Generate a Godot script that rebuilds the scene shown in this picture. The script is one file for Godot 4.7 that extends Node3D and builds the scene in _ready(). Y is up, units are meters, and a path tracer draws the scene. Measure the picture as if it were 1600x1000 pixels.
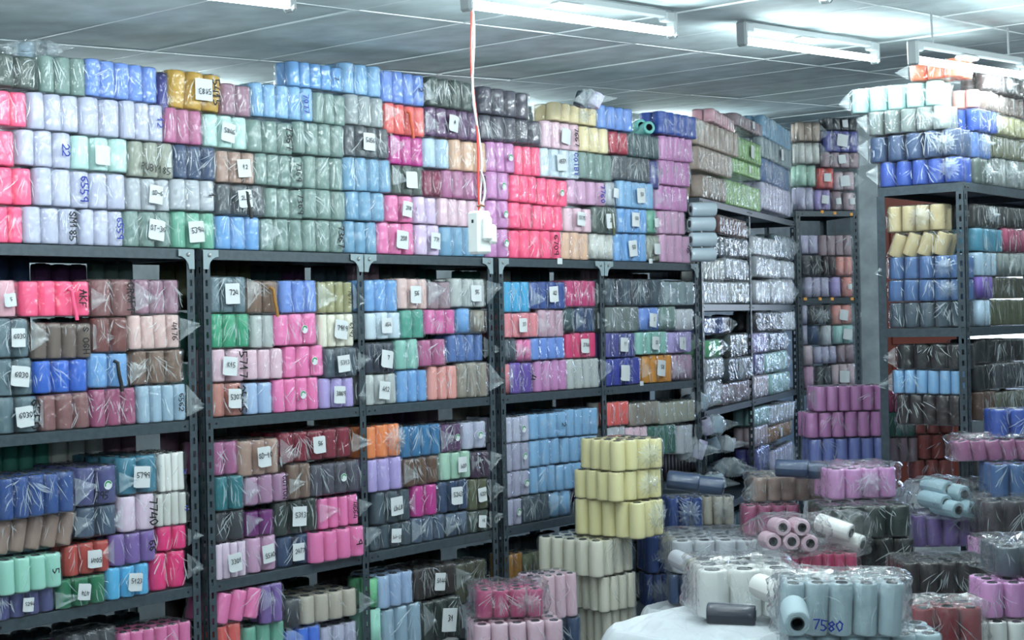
extends Node3D
# A yarn store: steel racks full of film-wrapped spool packs. World axes: x runs along the long rack, -z points into it, y is up.

const FOCAL := 2400.0
const EYE := Vector3(0, 1.66, 0)
const AIM := 39.2          # degrees between the view and the long rack
const ROLL := 0.02

var rng := RandomNumberGenerator.new()
var mats := {}
var yarns := {}
var films := []
var spool_mesh: ArrayMesh
var names := {}
var wob := FastNoiseLite.new()
var tops := []             # what already stands in a pile: [centre, half size, top]

# ------------------------------------------------------------------ helpers
func ray(px: float, py: float) -> Vector3:
	var th := deg_to_rad(AIM)
	var u := (px - 800.0) / FOCAL
	var v := -(py - 500.0) / FOCAL
	var a := atan(ROLL)
	var l := u * cos(a) + v * sin(a)
	var h := -u * sin(a) + v * cos(a)
	return Vector3(cos(th), 0, -sin(th)) + Vector3(sin(th), 0, cos(th)) * l + Vector3.UP * h

func on_plane(px: float, py: float, p: Vector3, n: Vector3) -> Vector3:
	var d := ray(px, py)
	return EYE + d * ((p - EYE).dot(n) / d.dot(n))

func at_depth(px: float, py: float, depth: float) -> Vector3:
	return EYE + ray(px, py) * depth

func numbered(called: String) -> String:
	if not names.has(called):
		names[called] = 0
		return called
	names[called] += 1
	return "%s_%03d" % [called, names[called]]

func thing(called: String, label: String, category: String, at := Transform3D(), group := "") -> Node3D:
	var o := Node3D.new()
	o.name = numbered(called)
	add_child(o)
	o.transform = at
	tag(o, label, category, group)
	return o

func tag(o: Node, label: String, category: String, group := "") -> void:
	o.set_meta("label", label)
	o.set_meta("category", category)
	if group != "":
		o.set_meta("group", group)

func part(called: String, mesh: Mesh, m: Material, parent: Node, at := Transform3D()) -> MeshInstance3D:
	var o := MeshInstance3D.new()
	o.name = called if parent != self else numbered(called)
	o.mesh = mesh
	o.material_override = m
	o.transform = at
	parent.add_child(o, true)
	return o

func struct(called: String, mesh: Mesh, m: Material, at := Transform3D()) -> MeshInstance3D:
	var o := part(called, mesh, m, self, at)
	o.set_meta("kind", "structure")
	return o

func solid(col: Color, rough := 0.6, metal := 0.0) -> StandardMaterial3D:
	var m := StandardMaterial3D.new()
	m.albedo_color = col
	m.roughness = rough
	m.metallic = metal
	return m

func begin() -> SurfaceTool:
	var st := SurfaceTool.new()
	st.begin(Mesh.PRIMITIVE_TRIANGLES)
	st.set_smooth_group(-1)
	return st

func tri(st: SurfaceTool, a: Vector3, b: Vector3, c: Vector3) -> void:
	st.add_vertex(a)
	st.add_vertex(b)
	st.add_vertex(c)

# corners in clockwise order seen from outside
func quad(st: SurfaceTool, a: Vector3, b: Vector3, c: Vector3, d: Vector3) -> void:
	tri(st, a, b, c)
	tri(st, a, c, d)

func box_into(st: SurfaceTool, lo: Vector3, hi: Vector3, ch := 0.0) -> void:
	# a box with its twelve edges chamfered by ch
	var c := (lo + hi) / 2
	var h := (hi - lo) / 2
	var e: float = min(ch, min(h.x, min(h.y, h.z)) * 0.9)
	for ax in 3:
		var bx := (ax + 1) % 3
		var cx := (ax + 2) % 3
		for s in [-1.0, 1.0]:
			var q := []
			for k in [[-1, -1], [1, -1], [1, 1], [-1, 1]]:
				var p := Vector3()
				p[ax] = s * h[ax]
				p[bx] = k[0] * (h[bx] - e)
				p[cx] = k[1] * (h[cx] - e)
				q.append(c + p)
			if s > 0:
				quad(st, q[3], q[2], q[1], q[0])
			else:
				quad(st, q[0], q[1], q[2], q[3])
		if e <= 0.0:
			continue
		for s in [-1.0, 1.0]:
			for t in [-1.0, 1.0]:
				var q := []
				for k in [[0, -1], [1, -1], [1, 1], [0, 1]]:
					var p := Vector3()
					p[ax] = k[1] * (h[ax] - e)
					p[bx] = s * (h[bx] - (e if k[0] == 1 else 0.0))
					p[cx] = t * (h[cx] - (e if k[0] == 0 else 0.0))
					q.append(c + p)
				if s * t > 0:
					quad(st, q[3], q[2], q[1], q[0])
				else:
					quad(st, q[0], q[1], q[2], q[3])
	if e > 0.0:
		for sx in [-1.0, 1.0]:
			for sy in [-1.0, 1.0]:
				for sz in [-1.0, 1.0]:
					var a := c + Vector3(sx * h.x, sy * (h.y - e), sz * (h.z - e))
					var b := c + Vector3(sx * (h.x - e), sy * h.y, sz * (h.z - e))
					var d := c + Vector3(sx * (h.x - e), sy * (h.y - e), sz * h.z)
					if sx * sy * sz > 0:
						tri(st, a, d, b)
					else:
						tri(st, a, b, d)

func done(st: SurfaceTool) -> ArrayMesh:
	st.generate_normals()
	return st.commit()

func block(lo: Vector3, hi: Vector3, ch := 0.0) -> ArrayMesh:
	var st := begin()
	box_into(st, lo, hi, ch)
	return done(st)

func tube_into(st: SurfaceTool, pts: Array, rad: float, seg := 8) -> void:
	var rings := []
	var side := Vector3.ZERO
	for i in pts.size():
		var t: Vector3 = (pts[min(i + 1, pts.size() - 1)] - pts[max(i - 1, 0)]).normalized()
		if side == Vector3.ZERO:
			side = t.cross(Vector3.RIGHT if absf(t.x) < 0.8 else Vector3.FORWARD).normalized()
		side = (side - t * side.dot(t)).normalized()
		var other := t.cross(side)
		var ring := []
		for k in seg:
			var a := TAU * k / seg
			ring.append(pts[i] + (side * cos(a) + other * sin(a)) * rad)
		rings.append(ring)
	st.set_smooth_group(1)
	for i in rings.size() - 1:
		for k in seg:
			var k2 := (k + 1) % seg
			quad(st, rings[i][k], rings[i + 1][k], rings[i + 1][k2], rings[i][k2])
	st.set_smooth_group(-1)
	for k in range(1, seg - 1):
		tri(st, rings[0][0], rings[0][k], rings[0][k + 1])
		tri(st, rings[-1][0], rings[-1][k + 1], rings[-1][k])

# a profile [radius, height] turned round the y axis, closed if it starts and ends at radius 0
func lathe_into(st: SurfaceTool, prof: Array, seg := 16) -> void:
	for i in prof.size() - 1:
		var p: Vector2 = prof[i]
		var q: Vector2 = prof[i + 1]
		for k in seg:
			var a := TAU * k / seg
			var b := TAU * (k + 1) / seg
			var p0 := Vector3(p.x * cos(a), p.y, p.x * sin(a))
			var p1 := Vector3(p.x * cos(b), p.y, p.x * sin(b))
			var q0 := Vector3(q.x * cos(a), q.y, q.x * sin(a))
			var q1 := Vector3(q.x * cos(b), q.y, q.x * sin(b))
			if p.x > 0.0001:
				tri(st, p0, p1, q1) if q.x < 0.0001 else quad(st, p0, p1, q1, q0)
			elif q.x > 0.0001:
				tri(st, p0, q1, q0)

func facing(p: Vector3, u: Vector3) -> Transform3D:
	# local x along u, y up, z out of the face
	return Transform3D(Basis(u, Vector3.UP, u.cross(Vector3.UP)), p)

# ------------------------------------------------------------------ materials
func crease_texture(seed_: int, count: int, size: int, steep: float) -> ImageTexture:
	var r := RandomNumberGenerator.new()
	r.seed = seed_
	var buf := PackedFloat32Array()
	buf.resize(size * size)
	for i in count:
		var x := r.randf() * size
		var y := r.randf() * size
		var a := r.randf_range(-0.9, 0.9) + PI / 2 if r.randf() < 0.72 else r.randf() * TAU
		var n := int(r.randf_range(0.04, 0.34) * size)
		var wide := r.randf_range(2.5, 8.0)
		var amp := r.randf_range(0.3, 1.0) * (1.0 if r.randf() < 0.6 else -0.7)
		var bend := r.randf_range(-0.004, 0.004)
		var rad := int(ceil(wide))
		for s in n:
			a += bend
			x += cos(a)
			y += sin(a)
			var f := amp * sin(PI * s / n)
			var nx := -sin(a)
			var ny := cos(a)
			for k in range(-rad, rad + 1):
				var g := 1.0 - absf(k) / wide
				if g > 0.0:
					var at := posmod(int(y + ny * k), size) * size + posmod(int(x + nx * k), size)
					buf[at] = lerpf(buf[at], maxf(absf(buf[at]), absf(f * g)) * signf(f), 0.6)
	var im := Image.create_empty(size, size, false, Image.FORMAT_RF)
	for y in size:
		for x in size:
			# light smoothing so that creases have round ridges
			var s := 0.0
			for dy in [-1, 0, 1]:
				for dx in [-1, 0, 1]:
					s += buf[posmod(y + dy, size) * size + posmod(x + dx, size)]
			im.set_pixel(x, y, Color(0.5 + s / 18.0, 0, 0))
	im.convert(Image.FORMAT_RGBA8)
	im.bump_map_to_normal_map(steep)
	return ImageTexture.create_from_image(im)

func winding_texture() -> ImageTexture:
	var r := RandomNumberGenerator.new()
	r.seed = 5
	var im := Image.create_empty(64, 256, false, Image.FORMAT_RGBA8)
	for y in 256:
		var base := r.randf_range(0.3, 0.7)
		for x in 64:
			var v := base + 0.15 * sin((x + y * 5) * TAU / 32.0) + r.randf_range(-0.1, 0.1)
			im.set_pixel(x, y, Color(v, v, v))
	im.bump_map_to_normal_map(2.0)
	return ImageTexture.create_from_image(im)

func make_materials() -> void:
	var speck := FastNoiseLite.new()
	speck.frequency = 0.02
	speck.fractal_octaves = 5
	var wear := NoiseTexture2D.new()
	wear.width = 512
	wear.height = 512
	wear.seamless = true
	wear.noise = speck
	var ramp := Gradient.new()
	ramp.set_color(0, Color(0.80, 0.80, 0.80))
	ramp.set_color(1, Color(1.0, 1.0, 1.0))
	wear.color_ramp = ramp
	var steel := solid(Color(0.26, 0.305, 0.335), 0.42, 0.15)
	steel.albedo_texture = wear
	steel.uv1_triplanar = true
	steel.uv1_scale = Vector3(3, 3, 3)
	mats.steel = steel
	var panel := solid(Color(0.735, 0.805, 0.815), 0.85)
	panel.albedo_texture = wear
	panel.uv1_triplanar = true
	panel.uv1_world_triplanar = true
	panel.uv1_scale = Vector3(0.4, 0.4, 0.4)
	mats.panel = panel
	var wall := solid(Color(0.62, 0.66, 0.68), 0.8)
	wall.albedo_texture = wear
	wall.uv1_triplanar = true
	wall.uv1_scale = Vector3(0.5, 0.5, 0.5)
	mats.wall = wall
	var ground := solid(Color(0.70, 0.71, 0.72), 0.6)
	ground.albedo_texture = wear
	ground.uv1_triplanar = true
	ground.uv1_scale = Vector3(0.7, 0.7, 0.7)
	mats.ground = ground
	mats.white = solid(Color(0.78, 0.79, 0.78), 0.4)
	mats.bar = solid(Color(0.78, 0.82, 0.83), 0.5)
	mats.plate = solid(Color(0.50, 0.56, 0.58), 0.4)
	mats.batten = solid(Color(0.50, 0.53, 0.54), 0.5)
	mats.paper = solid(Color(0.76, 0.78, 0.79), 0.8)
	mats.ink = solid(Color(0.05, 0.05, 0.07), 0.6)
	mats.blue_ink = solid(Color(0.10, 0.18, 0.58), 0.6)
	mats.green_ink = solid(Color(0.10, 0.50, 0.28), 0.6)
	mats.core = solid(Color(0.13, 0.16, 0.18), 0.5)
	mats.bolt = solid(Color(0.62, 0.64, 0.64), 0.35, 0.8)
	mats.red_wood = solid(Color(0.42, 0.16, 0.10), 0.6)
	mats.red_cord = solid(Color(0.86, 0.24, 0.20), 0.5)
	mats.orange_dot = solid(Color(0.85, 0.60, 0.30), 0.7)
	mats.black = solid(Color(0.06, 0.07, 0.08), 0.35)
	var sack := solid(Color(0.80, 0.82, 0.84), 0.65)
	sack.normal_enabled = true
	sack.normal_texture = crease_texture(77, 260, 512, 7.0)
	sack.normal_scale = 1.0
	sack.uv1_triplanar = true
	sack.uv1_scale = Vector3(1.3, 1.3, 1.3)
	mats.sack = sack
	for k in 6:
		var film := StandardMaterial3D.new()
		film.transparency = BaseMaterial3D.TRANSPARENCY_ALPHA
		film.albedo_color = Color(0.90, 0.95, 0.97, [0.0, 0.0, 0.0, 0.16, 0.28, 0.0][k])
		film.roughness = [0.20, 0.235, 0.25, 0.24, 0.22, 0.22][k]
		film.metallic_specular = 0.5
		film.normal_enabled = true
		film.normal_texture = crease_texture(11 + k, [260, 420, 560, 300, 100, 560][k], 512, 9.0)
		film.normal_scale = [0.8, 1.2, 1.6, 1.6, 0.4, 1.5][k]
		film.cull_mode = BaseMaterial3D.CULL_DISABLED
		films.append(film)
	mats.winding = winding_texture()

const PALETTE := "hot_pink ff5f8c|pale_lavender babdd4|grey_green 76908a|dark_grey_green 46544f|sea_green 6fae98|sky_blue 6ea2d8|steel_blue 6d9cbc|rose_pink e276ab|pale_pink e2bfcd|pale_lilac d5bede|orchid c887bd|peach dcb49a|off_white d5d6d0|light_grey b0b6be|charcoal 4a5158|pale_mint b6d8d3|dull_khaki 94998c|navy 2c4468|tan a98a7d|plum_pink a8608c|wine 8c2f52|magenta c02f8e|pale_blue b2cbdf|denim 5273ae|periwinkle 6d90d8|mustard c39a3f|dusty_mauve 9b7487|light_blue 82b0d8|coral_red e4605c|plum 5b3763|charcoal_violet 4a4958|cream e3d3a6|crimson b23c50|dark_teal 2f4a50|royal_blue 2b4fa6|cornflower 6590d8|aqua 7fcfc6|slate 5d747e|rosy_brown 8a5f60|wine_pink a04f73|steel_grey_blue 9db8cc|bright_blue 2f66cc|taupe_brown 7a6153|dark_taupe 6f615a|dark_red_brown 75423f|blush dcbcb8|pale_rose e6aebb|green 2f9d75|pink ee7bb4|ivory e6e2d0|dusty_salmon c08075|powder_blue a4bde0|lavender b3a3dc|khaki a09e75|silver_grey b4bab9|mauve_grey 98828c|ice_blue cbdbe6|teal_green 4f9c8c|orchid_pink d0609f|taupe 8f867a|deep_navy 272e42|pale_teal 86bdb2|rose_mauve b35f8c|salmon e79f98|cyan 3ba3d3|cobalt 345093|raspberry be3b74|salmon_pink dd8590|mauve_pink bf98a9|dark_slate 3f4f5c|violet 6447a0|pale_orchid cd9fc0|crimson_pink d83c72|dark_grey 6a7472|grey_blue 82949b|navy_violet 46468f|indigo 35409c|ochre d79237|mauve b494ae|dark_blue 264d90|slate_violet 4e5084|teal 3d8099|white f2f2ee|beige_brown 9a8176|slate_navy 495b73|pinkish_white e6d0e4|mint a3ddcb|brick_red bc4a42|purple 8062a8|neon_pink f0327f|slate_blue 59679a|emerald 157550|bright_cyan 57b6e6|orange_red cf5a36|yellow f4ebb2|maroon 821732|deep_teal 14707a|black_grey 33383f|dark_magenta 701d70|dark_green 26342f|pinkish_mauve b084a6|orange f08a50|deep_blue 2f75a6|brown 614536|pale_green a9d0bb|aubergine 3b2240|olive 555a40|grey_lavender a6a6bf|khaki_grey a2a394|bottle_green 2f6b5c|dark_brown 2c2425|golden_brown a06f28|dark_olive 474838|pale_taupe c0b8aa|light_green 93c574|silver c4c8cf|silver_lavender bcb8d3|silver_pink cfb9c2|maroon_brown 5f3430|black 15181a|tan_grey b39e90|spring_green 74c893|silver_aqua a6d2cf|beige c3b28a|blue_slate 47699a|dark_plum 2a1a26|lilac_blue 7884c6|rust_red 9a4844|dark_red 8e1426|blue_violet 4f529a|bright_orchid e09fd6|light_teal a0bcc6|pale_aqua b2c8d0|smoke 9aa3a6"

const DYE := 0.80          # how much darker the yarn itself is than it looks under the tubes

func yarn(called: String) -> StandardMaterial3D:
	if yarns.is_empty():
		for p in PALETTE.split("|"):
			var w := p.split(" ")
			yarns[w[0]] = Color(w[1])
	if yarns[called] is Color:
		var lin: Color = yarns[called].srgb_to_linear()
		var m := solid((lin * DYE).linear_to_srgb(), 0.62)
		m.normal_enabled = true
		m.normal_texture = mats.winding
		m.normal_scale = 0.5
		m.uv1_scale = Vector3(3, 1, 1)
		yarns[called] = m
	return yarns[called]

# ------------------------------------------------------------------ spools, film, tags
func make_spool() -> void:
	# unit spool: radius 1, height 1; first surface the yarn, second the cardboard core
	var m := ArrayMesh.new()
	for which in 2:
		var prof := [Vector2(0, 0.0), Vector2(0.86, 0.0), Vector2(0.97, 0.025), Vector2(1.0, 0.08), Vector2(0.985, 0.5), Vector2(0.97, 0.92), Vector2(0.94, 0.965), Vector2(0.84, 0.985), Vector2(0.5, 0.975)]
		if which == 1:
			prof = [Vector2(0.5, 0.96), Vector2(0.5, 1.0), Vector2(0.41, 1.0), Vector2(0.38, 0.75), Vector2(0, 0.75)]
		var seg := 16
		var pos := PackedVector3Array()
		var uv := PackedVector2Array()
		var idx := PackedInt32Array()
		for i in prof.size():
			for k in seg + 1:
				var a := TAU * k / seg
				pos.append(Vector3(prof[i].x * cos(a), prof[i].y, prof[i].x * sin(a)))
				uv.append(Vector2(float(k) / seg, prof[i].y + prof[i].x * 0.1))
		for i in prof.size() - 1:
			for k in seg:
				var a: int = i * (seg + 1) + k
				var b: int = a + seg + 1
				for v in [a, a + 1, b + 1, a, b + 1, b]:
					idx.append(v)
		var arr := []
		arr.resize(Mesh.ARRAY_MAX)
		arr[Mesh.ARRAY_VERTEX] = pos
		arr[Mesh.ARRAY_TEX_UV] = uv
		arr[Mesh.ARRAY_INDEX] = idx
		var st := SurfaceTool.new()
		st.create_from_arrays(arr)
		st.generate_normals()
		st.commit(m)
	spool_mesh = m

func spool(parent: Node, at: Transform3D, colour: String, core: Material) -> void:
	var s := MeshInstance3D.new()
	s.name = "spool"
	s.mesh = spool_mesh
	s.set_surface_override_material(0, yarn(colour))
	s.set_surface_override_material(1, core)
	s.transform = at
	parent.add_child(s, true)

# the film round n by m spools: a rounded outline with a shallow dip between spools, wrinkled, closed above and below
func film_mesh(w: float, h: float, d: float, n: int, m: int, loose: float) -> ArrayMesh:
	var o := 0.004
	var rc: float = min(w / n, d / m) * 0.45
	var line := []      # [point, outward normal]
	var dip: float = w / n * 0.10
	var sides := [[Vector2(-w / 2, 0), Vector2(w / 2, 0), n, 6], [Vector2(w / 2, 0), Vector2(w / 2, -d), m, 4], [Vector2(w / 2, -d), Vector2(-w / 2, -d), n, 2], [Vector2(-w / 2, -d), Vector2(-w / 2, 0), m, 4]]
	for s in sides:
		var a: Vector2 = s[0]
		var b: Vector2 = s[1]
		var t := (b - a).normalized()
		var out := Vector2(-t.y, t.x)
		var len_ := a.distance_to(b)
		var k: int = s[2] * s[3]
		for i in k + 1:
			var along := rc + (len_ - 2 * rc) * i / k
			var ph: float = along / len_ * s[2]
			var p: Vector2 = a + t * along + out * (o - dip * (0.5 + 0.5 * cos(TAU * ph)) * (1.0 if ph > 0.4 and ph < s[2] - 0.4 else 0.15))
			line.append([p, out])
		var corner := b - t * rc - out * rc
		for c in [0.33, 0.67]:
			var dir := out.rotated(-PI / 2 * c)
			line.append([corner + dir * (rc + o), dir])
	var lev := [[0.0, 0.55], [0.03, 0.18], [0.09, 0.0], [0.18, 0.0], [0.27, 0.0], [0.36, 0.0], [0.45, 0.0], [0.55, 0.0], [0.64, 0.0], [0.73, 0.0], [0.82, 0.0], [0.91, 0.0], [0.97, 0.2], [1.0, 0.6]]
	var pos := PackedVector3Array()
	var uv := PackedVector2Array()
	var idx := PackedInt32Array()
	var cnt := line.size()
	var ou := rng.randf() * 7.0
	var ov := rng.randf() * 7.0
	var jz := rng.randf() * 90.0
	for l in lev:
		var run := 0.0
		for i in cnt + 1:
			var e = line[i % cnt]
			var p: Vector2 = e[0]
			if i > 0:
				run += p.distance_to(line[i - 1][0])
			var y: float = l[0] * h
			var slant := p.x + p.y + 0.55 * y * (1.0 if fposmod(jz, 2.0) < 1.0 else -1.0)
			var puff := (0.25 - absf(wob.get_noise_2d(slant * 110.0 + jz, y * 26.0))) * 0.013 * loose + wob.get_noise_3d(p.x * 30.0 + jz, y * 40.0, p.y * 30.0) * 0.008 * loose - 0.001
			var q: Vector2 = p + e[1] * (puff - l[1] * rc * 0.6)
			pos.append(Vector3(q.x, y, q.y))
			uv.append(Vector2(run * 1.7 + ou, y * 1.7 + ov))
	var row := cnt + 1
	for j in lev.size() - 1:
		for i in cnt:
			var a := j * row + i
			var b := a + row
			for v in [a, b, b + 1, a, b + 1, a + 1]:
				idx.append(v)
	for cap in 2:
		var first := pos.size()
		var mid := Vector3(0, h * cap, -d / 2)
		for ring in [1.0, 0.72, 0.4]:
			for i in cnt + 1:
				var b: Vector3 = pos[(lev.size() - 1) * row * cap + i]
				var p: Vector3 = mid + (b - mid) * ring
				if ring < 1.0:
					p.y += (wob.get_noise_2d(p.x * 90.0 + jz, p.z * 90.0) * 0.010 * loose - 0.002) * (1 if cap else 0)
				pos.append(p)
				uv.append(Vector2(p.x * 1.7 + ov, p.z * 1.7 + ou))
		pos.append(mid)
		uv.append(Vector2(ov, ou))
		for r in 2:
			for i in cnt:
				var a := first + r * row + i
				var b := a + row
				for v in ([a, b, b + 1, a, b + 1, a + 1] if cap else [a, b + 1, b, a, a + 1, b + 1]):
					idx.append(v)
		for i in cnt:
			var a := first + 2 * row + i
			for v in ([a, pos.size() - 1, a + 1] if cap else [a, a + 1, pos.size() - 1]):
				idx.append(v)
	return from_arrays(pos, uv, idx)

# folds in the film of the front face: narrow raised creases where the sheet lies double, milky to stand in for white glints, most of them running down from an upper corner or a pinch
func glint_fold_mesh(w: float, h: float, count: int) -> ArrayMesh:
	var st := begin()
	st.set_smooth_group(1)
	var pinch := Vector2(rng.randf_range(-0.5, 0.5) * w, h * rng.randf_range(0.85, 1.15))
	for i in count:
		var a: Vector2
		var dir: Vector2
		if rng.randf() < 0.55:
			var ang := rng.randf_range(-1.15, 1.15)
			dir = Vector2(sin(ang), -cos(ang))
			a = pinch + dir * rng.randf_range(0.1, 0.6) * h
		else:
			var ang := rng.randf_range(-0.35, 0.35) + (0.45 if rng.randf() < 0.4 else 0.0)
			dir = Vector2(sin(ang), -cos(ang))
			a = Vector2(rng.randf_range(-0.48, 0.48) * w, h * rng.randf_range(0.45, 0.97))
		var long := h * rng.randf_range(0.18, 0.65)
		var wide := rng.randf_range(0.0007, 0.0021)
		var bend := rng.randf_range(-0.5, 0.5)
		var last := []
		var steps := 6
		for k in steps + 1:
			var f := float(k) / steps
			var p := a + dir * long * f + Vector2(-dir.y, dir.x) * bend * long * 0.2 * sin(f * PI)
			if absf(p.x) > w * 0.485 or p.y < 0.004 or p.y > h * 0.985:
				last = []
				continue
			var s := Vector2(-dir.y, dir.x) * wide * (0.25 + sin(f * PI))
			var z := 0.0075
			var now := [Vector3(p.x - s.x, p.y - s.y, z), Vector3(p.x, p.y, z + wide * 0.9), Vector3(p.x + s.x, p.y + s.y, z)]
			if last.size():
				quad(st, last[0], now[0], now[1], last[1])
				quad(st, last[1], now[1], now[2], last[2])
			last = now
	return done(st)

func from_arrays(pos: PackedVector3Array, uv: PackedVector2Array, idx: PackedInt32Array) -> ArrayMesh:
	var arr := []
	arr.resize(Mesh.ARRAY_MAX)
	arr[Mesh.ARRAY_VERTEX] = pos
	arr[Mesh.ARRAY_TEX_UV] = uv
	arr[Mesh.ARRAY_INDEX] = idx
	var st := SurfaceTool.new()
	st.create_from_arrays(arr)
	st.generate_normals()
	return st.commit()

# a loose corner of the bag: a crumpled triangle that leaves the pack's front edge at (x, y) and runs out to a blunt tip
func flap_mesh(y0: float, y1: float, reach: float, dirx: float) -> ArrayMesh:
	var pos := PackedVector3Array()
	var uv := PackedVector2Array()
	var idx := PackedInt32Array()
	var tip := lerpf(y0, y1, rng.randf_range(0.25, 0.75))
	var blunt := (y1 - y0) * rng.randf_range(0.05, 0.22)
	var nx := 7
	var ny := 6
	var jz := rng.randf() * 50.0
	for i in nx + 1:
		var f := float(i) / nx
		for j in ny + 1:
			var g := float(j) / ny
			var y := lerpf(lerpf(y0, y1, g), tip + blunt * (g - 0.5), f)
			var z := 0.006 + 0.012 * f + 0.012 * sin(g * 9.0 + jz) * f * (1.0 - 0.5 * f) + wob.get_noise_2d(f * 40 + jz, g * 40) * 0.016 * f
			pos.append(Vector3(dirx * f * reach, y, z - 0.01 * (1.0 - f)))
			uv.append(Vector2(f * reach * 2.5 + jz, y * 2.5))
	for i in nx:
		for j in ny:
			var a := i * (ny + 1) + j
			var b := a + ny + 1
			for v in [a, a + 1, b + 1, a, b + 1, b]:
				idx.append(v)
	return from_arrays(pos, uv, idx)

# the gathered end of a bag: pleats that run out from a small tied tuft
func gather_mesh(rad_x: float, rad_y: float) -> ArrayMesh:
	var pos := PackedVector3Array()
	var uv := PackedVector2Array()
	var idx := PackedInt32Array()
	var seg := 44
	var rings := [[0.04, 0.045], [0.10, 0.03], [0.16, 0.012], [0.35, 0.010], [0.65, 0.007], [1.0, 0.002]]
	var jz := rng.randf() * 60.0
	for r in rings:
		for k in seg + 1:
			var a := TAU * (k % seg) / seg
			var pleat: float = sin((k % seg) * 2.4 + wob.get_noise_1d((k % seg) * 12.0 + jz) * 4.0)
			var rr: float = r[0] * (1.0 - (0.30 + 0.25 * sin((k % seg) * 2.4) + 0.2 * wob.get_noise_1d((k % seg) * 30.0 + jz)) * r[0] * r[0])
			pos.append(Vector3(cos(a) * rr * rad_x, sin(a) * rr * rad_y, r[1] + 0.006 * pleat * (1.0 - absf(r[0] - 0.4))))
			uv.append(Vector2(float(k) / seg * 2.0, r[0]))
	for i in rings.size() - 1:
		for k in seg:
			var a := i * (seg + 1) + k
			var b := a + seg + 1
			for v in [a, a + 1, b + 1, a, b + 1, b]:
				idx.append(v)
	return from_arrays(pos, uv, idx)

const GLYPHS := "0 14 03 02 10 21 23 14|1 02 14 10|2 03 14 23 22 00 20|3 04 14 23 12 21 10 00|4 14 01 21/23 20|5 24 04 02 12 21 10 00|6 24 03 01 10 21 12 02|7 04 24 10|8 12 03 14 23 12 01 10 21 12|9 21 24 14 03 12 22/22 20|A 00 14 20/02 22|B 00 04 14 23 12 02/12 21 10 00|C 23 14 03 01 10 21|D 00 04 14 23 21 10 00|E 24 04 00 20/02 12|F 00 04 24/02 12|G 23 14 03 01 10 21 12|H 00 04/20 24/02 22|I 10 14|K 00 04/24 02 20|L 04 00 20|M 00 04 12 24 20|N 00 04 20 24|O 14 03 01 10 21 23 14|R 00 04 14 23 12 02/12 20|S 23 14 03 12 21 10 01|T 04 24/14 10|U 04 01 10 21 24|Y 04 12 24/12 10|- 02 22|+ 02 22/13 11"
var glyphs := {}

# marker strokes as flat ribbons, one unit high, centred
func writing_mesh(text: String, high: float, thick: float) -> ArrayMesh:
	if glyphs.is_empty():
		for g in GLYPHS.split("|"):
			glyphs[g[0]] = g.substr(2)
	var st := begin()
	var step := high * 0.78
	var total := step * text.length() - high * 0.25
	var x := -total / 2
	for c in text:
		if glyphs.has(c):
			var up := rng.randf_range(-0.06, 0.06) * high
			for stroke in glyphs[c].split("/"):
				var pts := []
				for p in stroke.split(" "):
					pts.append(Vector3(x + (p[0].to_float() / 2.0 * 0.52 + rng.randf_range(-0.04, 0.04)) * high, up + (p[1].to_float() / 4.0 - 0.5 + rng.randf_range(-0.04, 0.04)) * high, 0))
				for i in pts.size() - 1:
					var t: Vector3 = (pts[i + 1] - pts[i]).normalized() * thick * 0.5
					var s := Vector3(-t.y, t.x, 0)
					quad(st, pts[i] - t + s, pts[i + 1] + t + s, pts[i + 1] + t - s, pts[i] - t - s)
		x += step
	return done(st)

func paper_mesh(w: float, h: float) -> ArrayMesh:
	# a slip of paper, bowed, 0.4 mm thick, with slightly cut corners
	var st := begin()
	var cols := 6
	var bow := rng.randf_range(0.002, 0.006)
	var cut := rng.randf_range(0.0, 0.12) * h
	st.set_smooth_group(1)
	for side in [0.0004, 0.0]:
		for i in cols:
			var f0 := float(i) / cols
			var f1 := float(i + 1) / cols
			var a := Vector3((f0 - 0.5) * w, -h / 2 + (cut if i == 0 else 0.0), bow * sin(f0 * PI) + side)
			var b := Vector3((f0 - 0.5) * w, h / 2, bow * sin(f0 * PI) + side)
			var c := Vector3((f1 - 0.5) * w, h / 2 - (cut * 0.6 if i == cols - 1 else 0.0), bow * sin(f1 * PI) + side)
			var d := Vector3((f1 - 0.5) * w, -h / 2, bow * sin(f1 * PI) + side)
			if side > 0:
				quad(st, a, b, c, d)
			else:
				quad(st, a, d, c, b)
	return done(st)

func sticker_mesh(r0: float, r1: float, from: float, to: float) -> ArrayMesh:
	var st := begin()
	var seg := 18
	for k in seg:
		var a := lerpf(from, to, float(k) / seg)
		var b := lerpf(from, to, float(k + 1) / seg)
		var p := Vector3(cos(a), sin(a), 0)
		var q := Vector3(cos(b), sin(b), 0)
		if r0 <= 0.0:
			tri(st, Vector3.ZERO, q * r1, p * r1)
		else:
			quad(st, p * r0, q * r0, q * r1, p * r1)
	return done(st)

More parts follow.
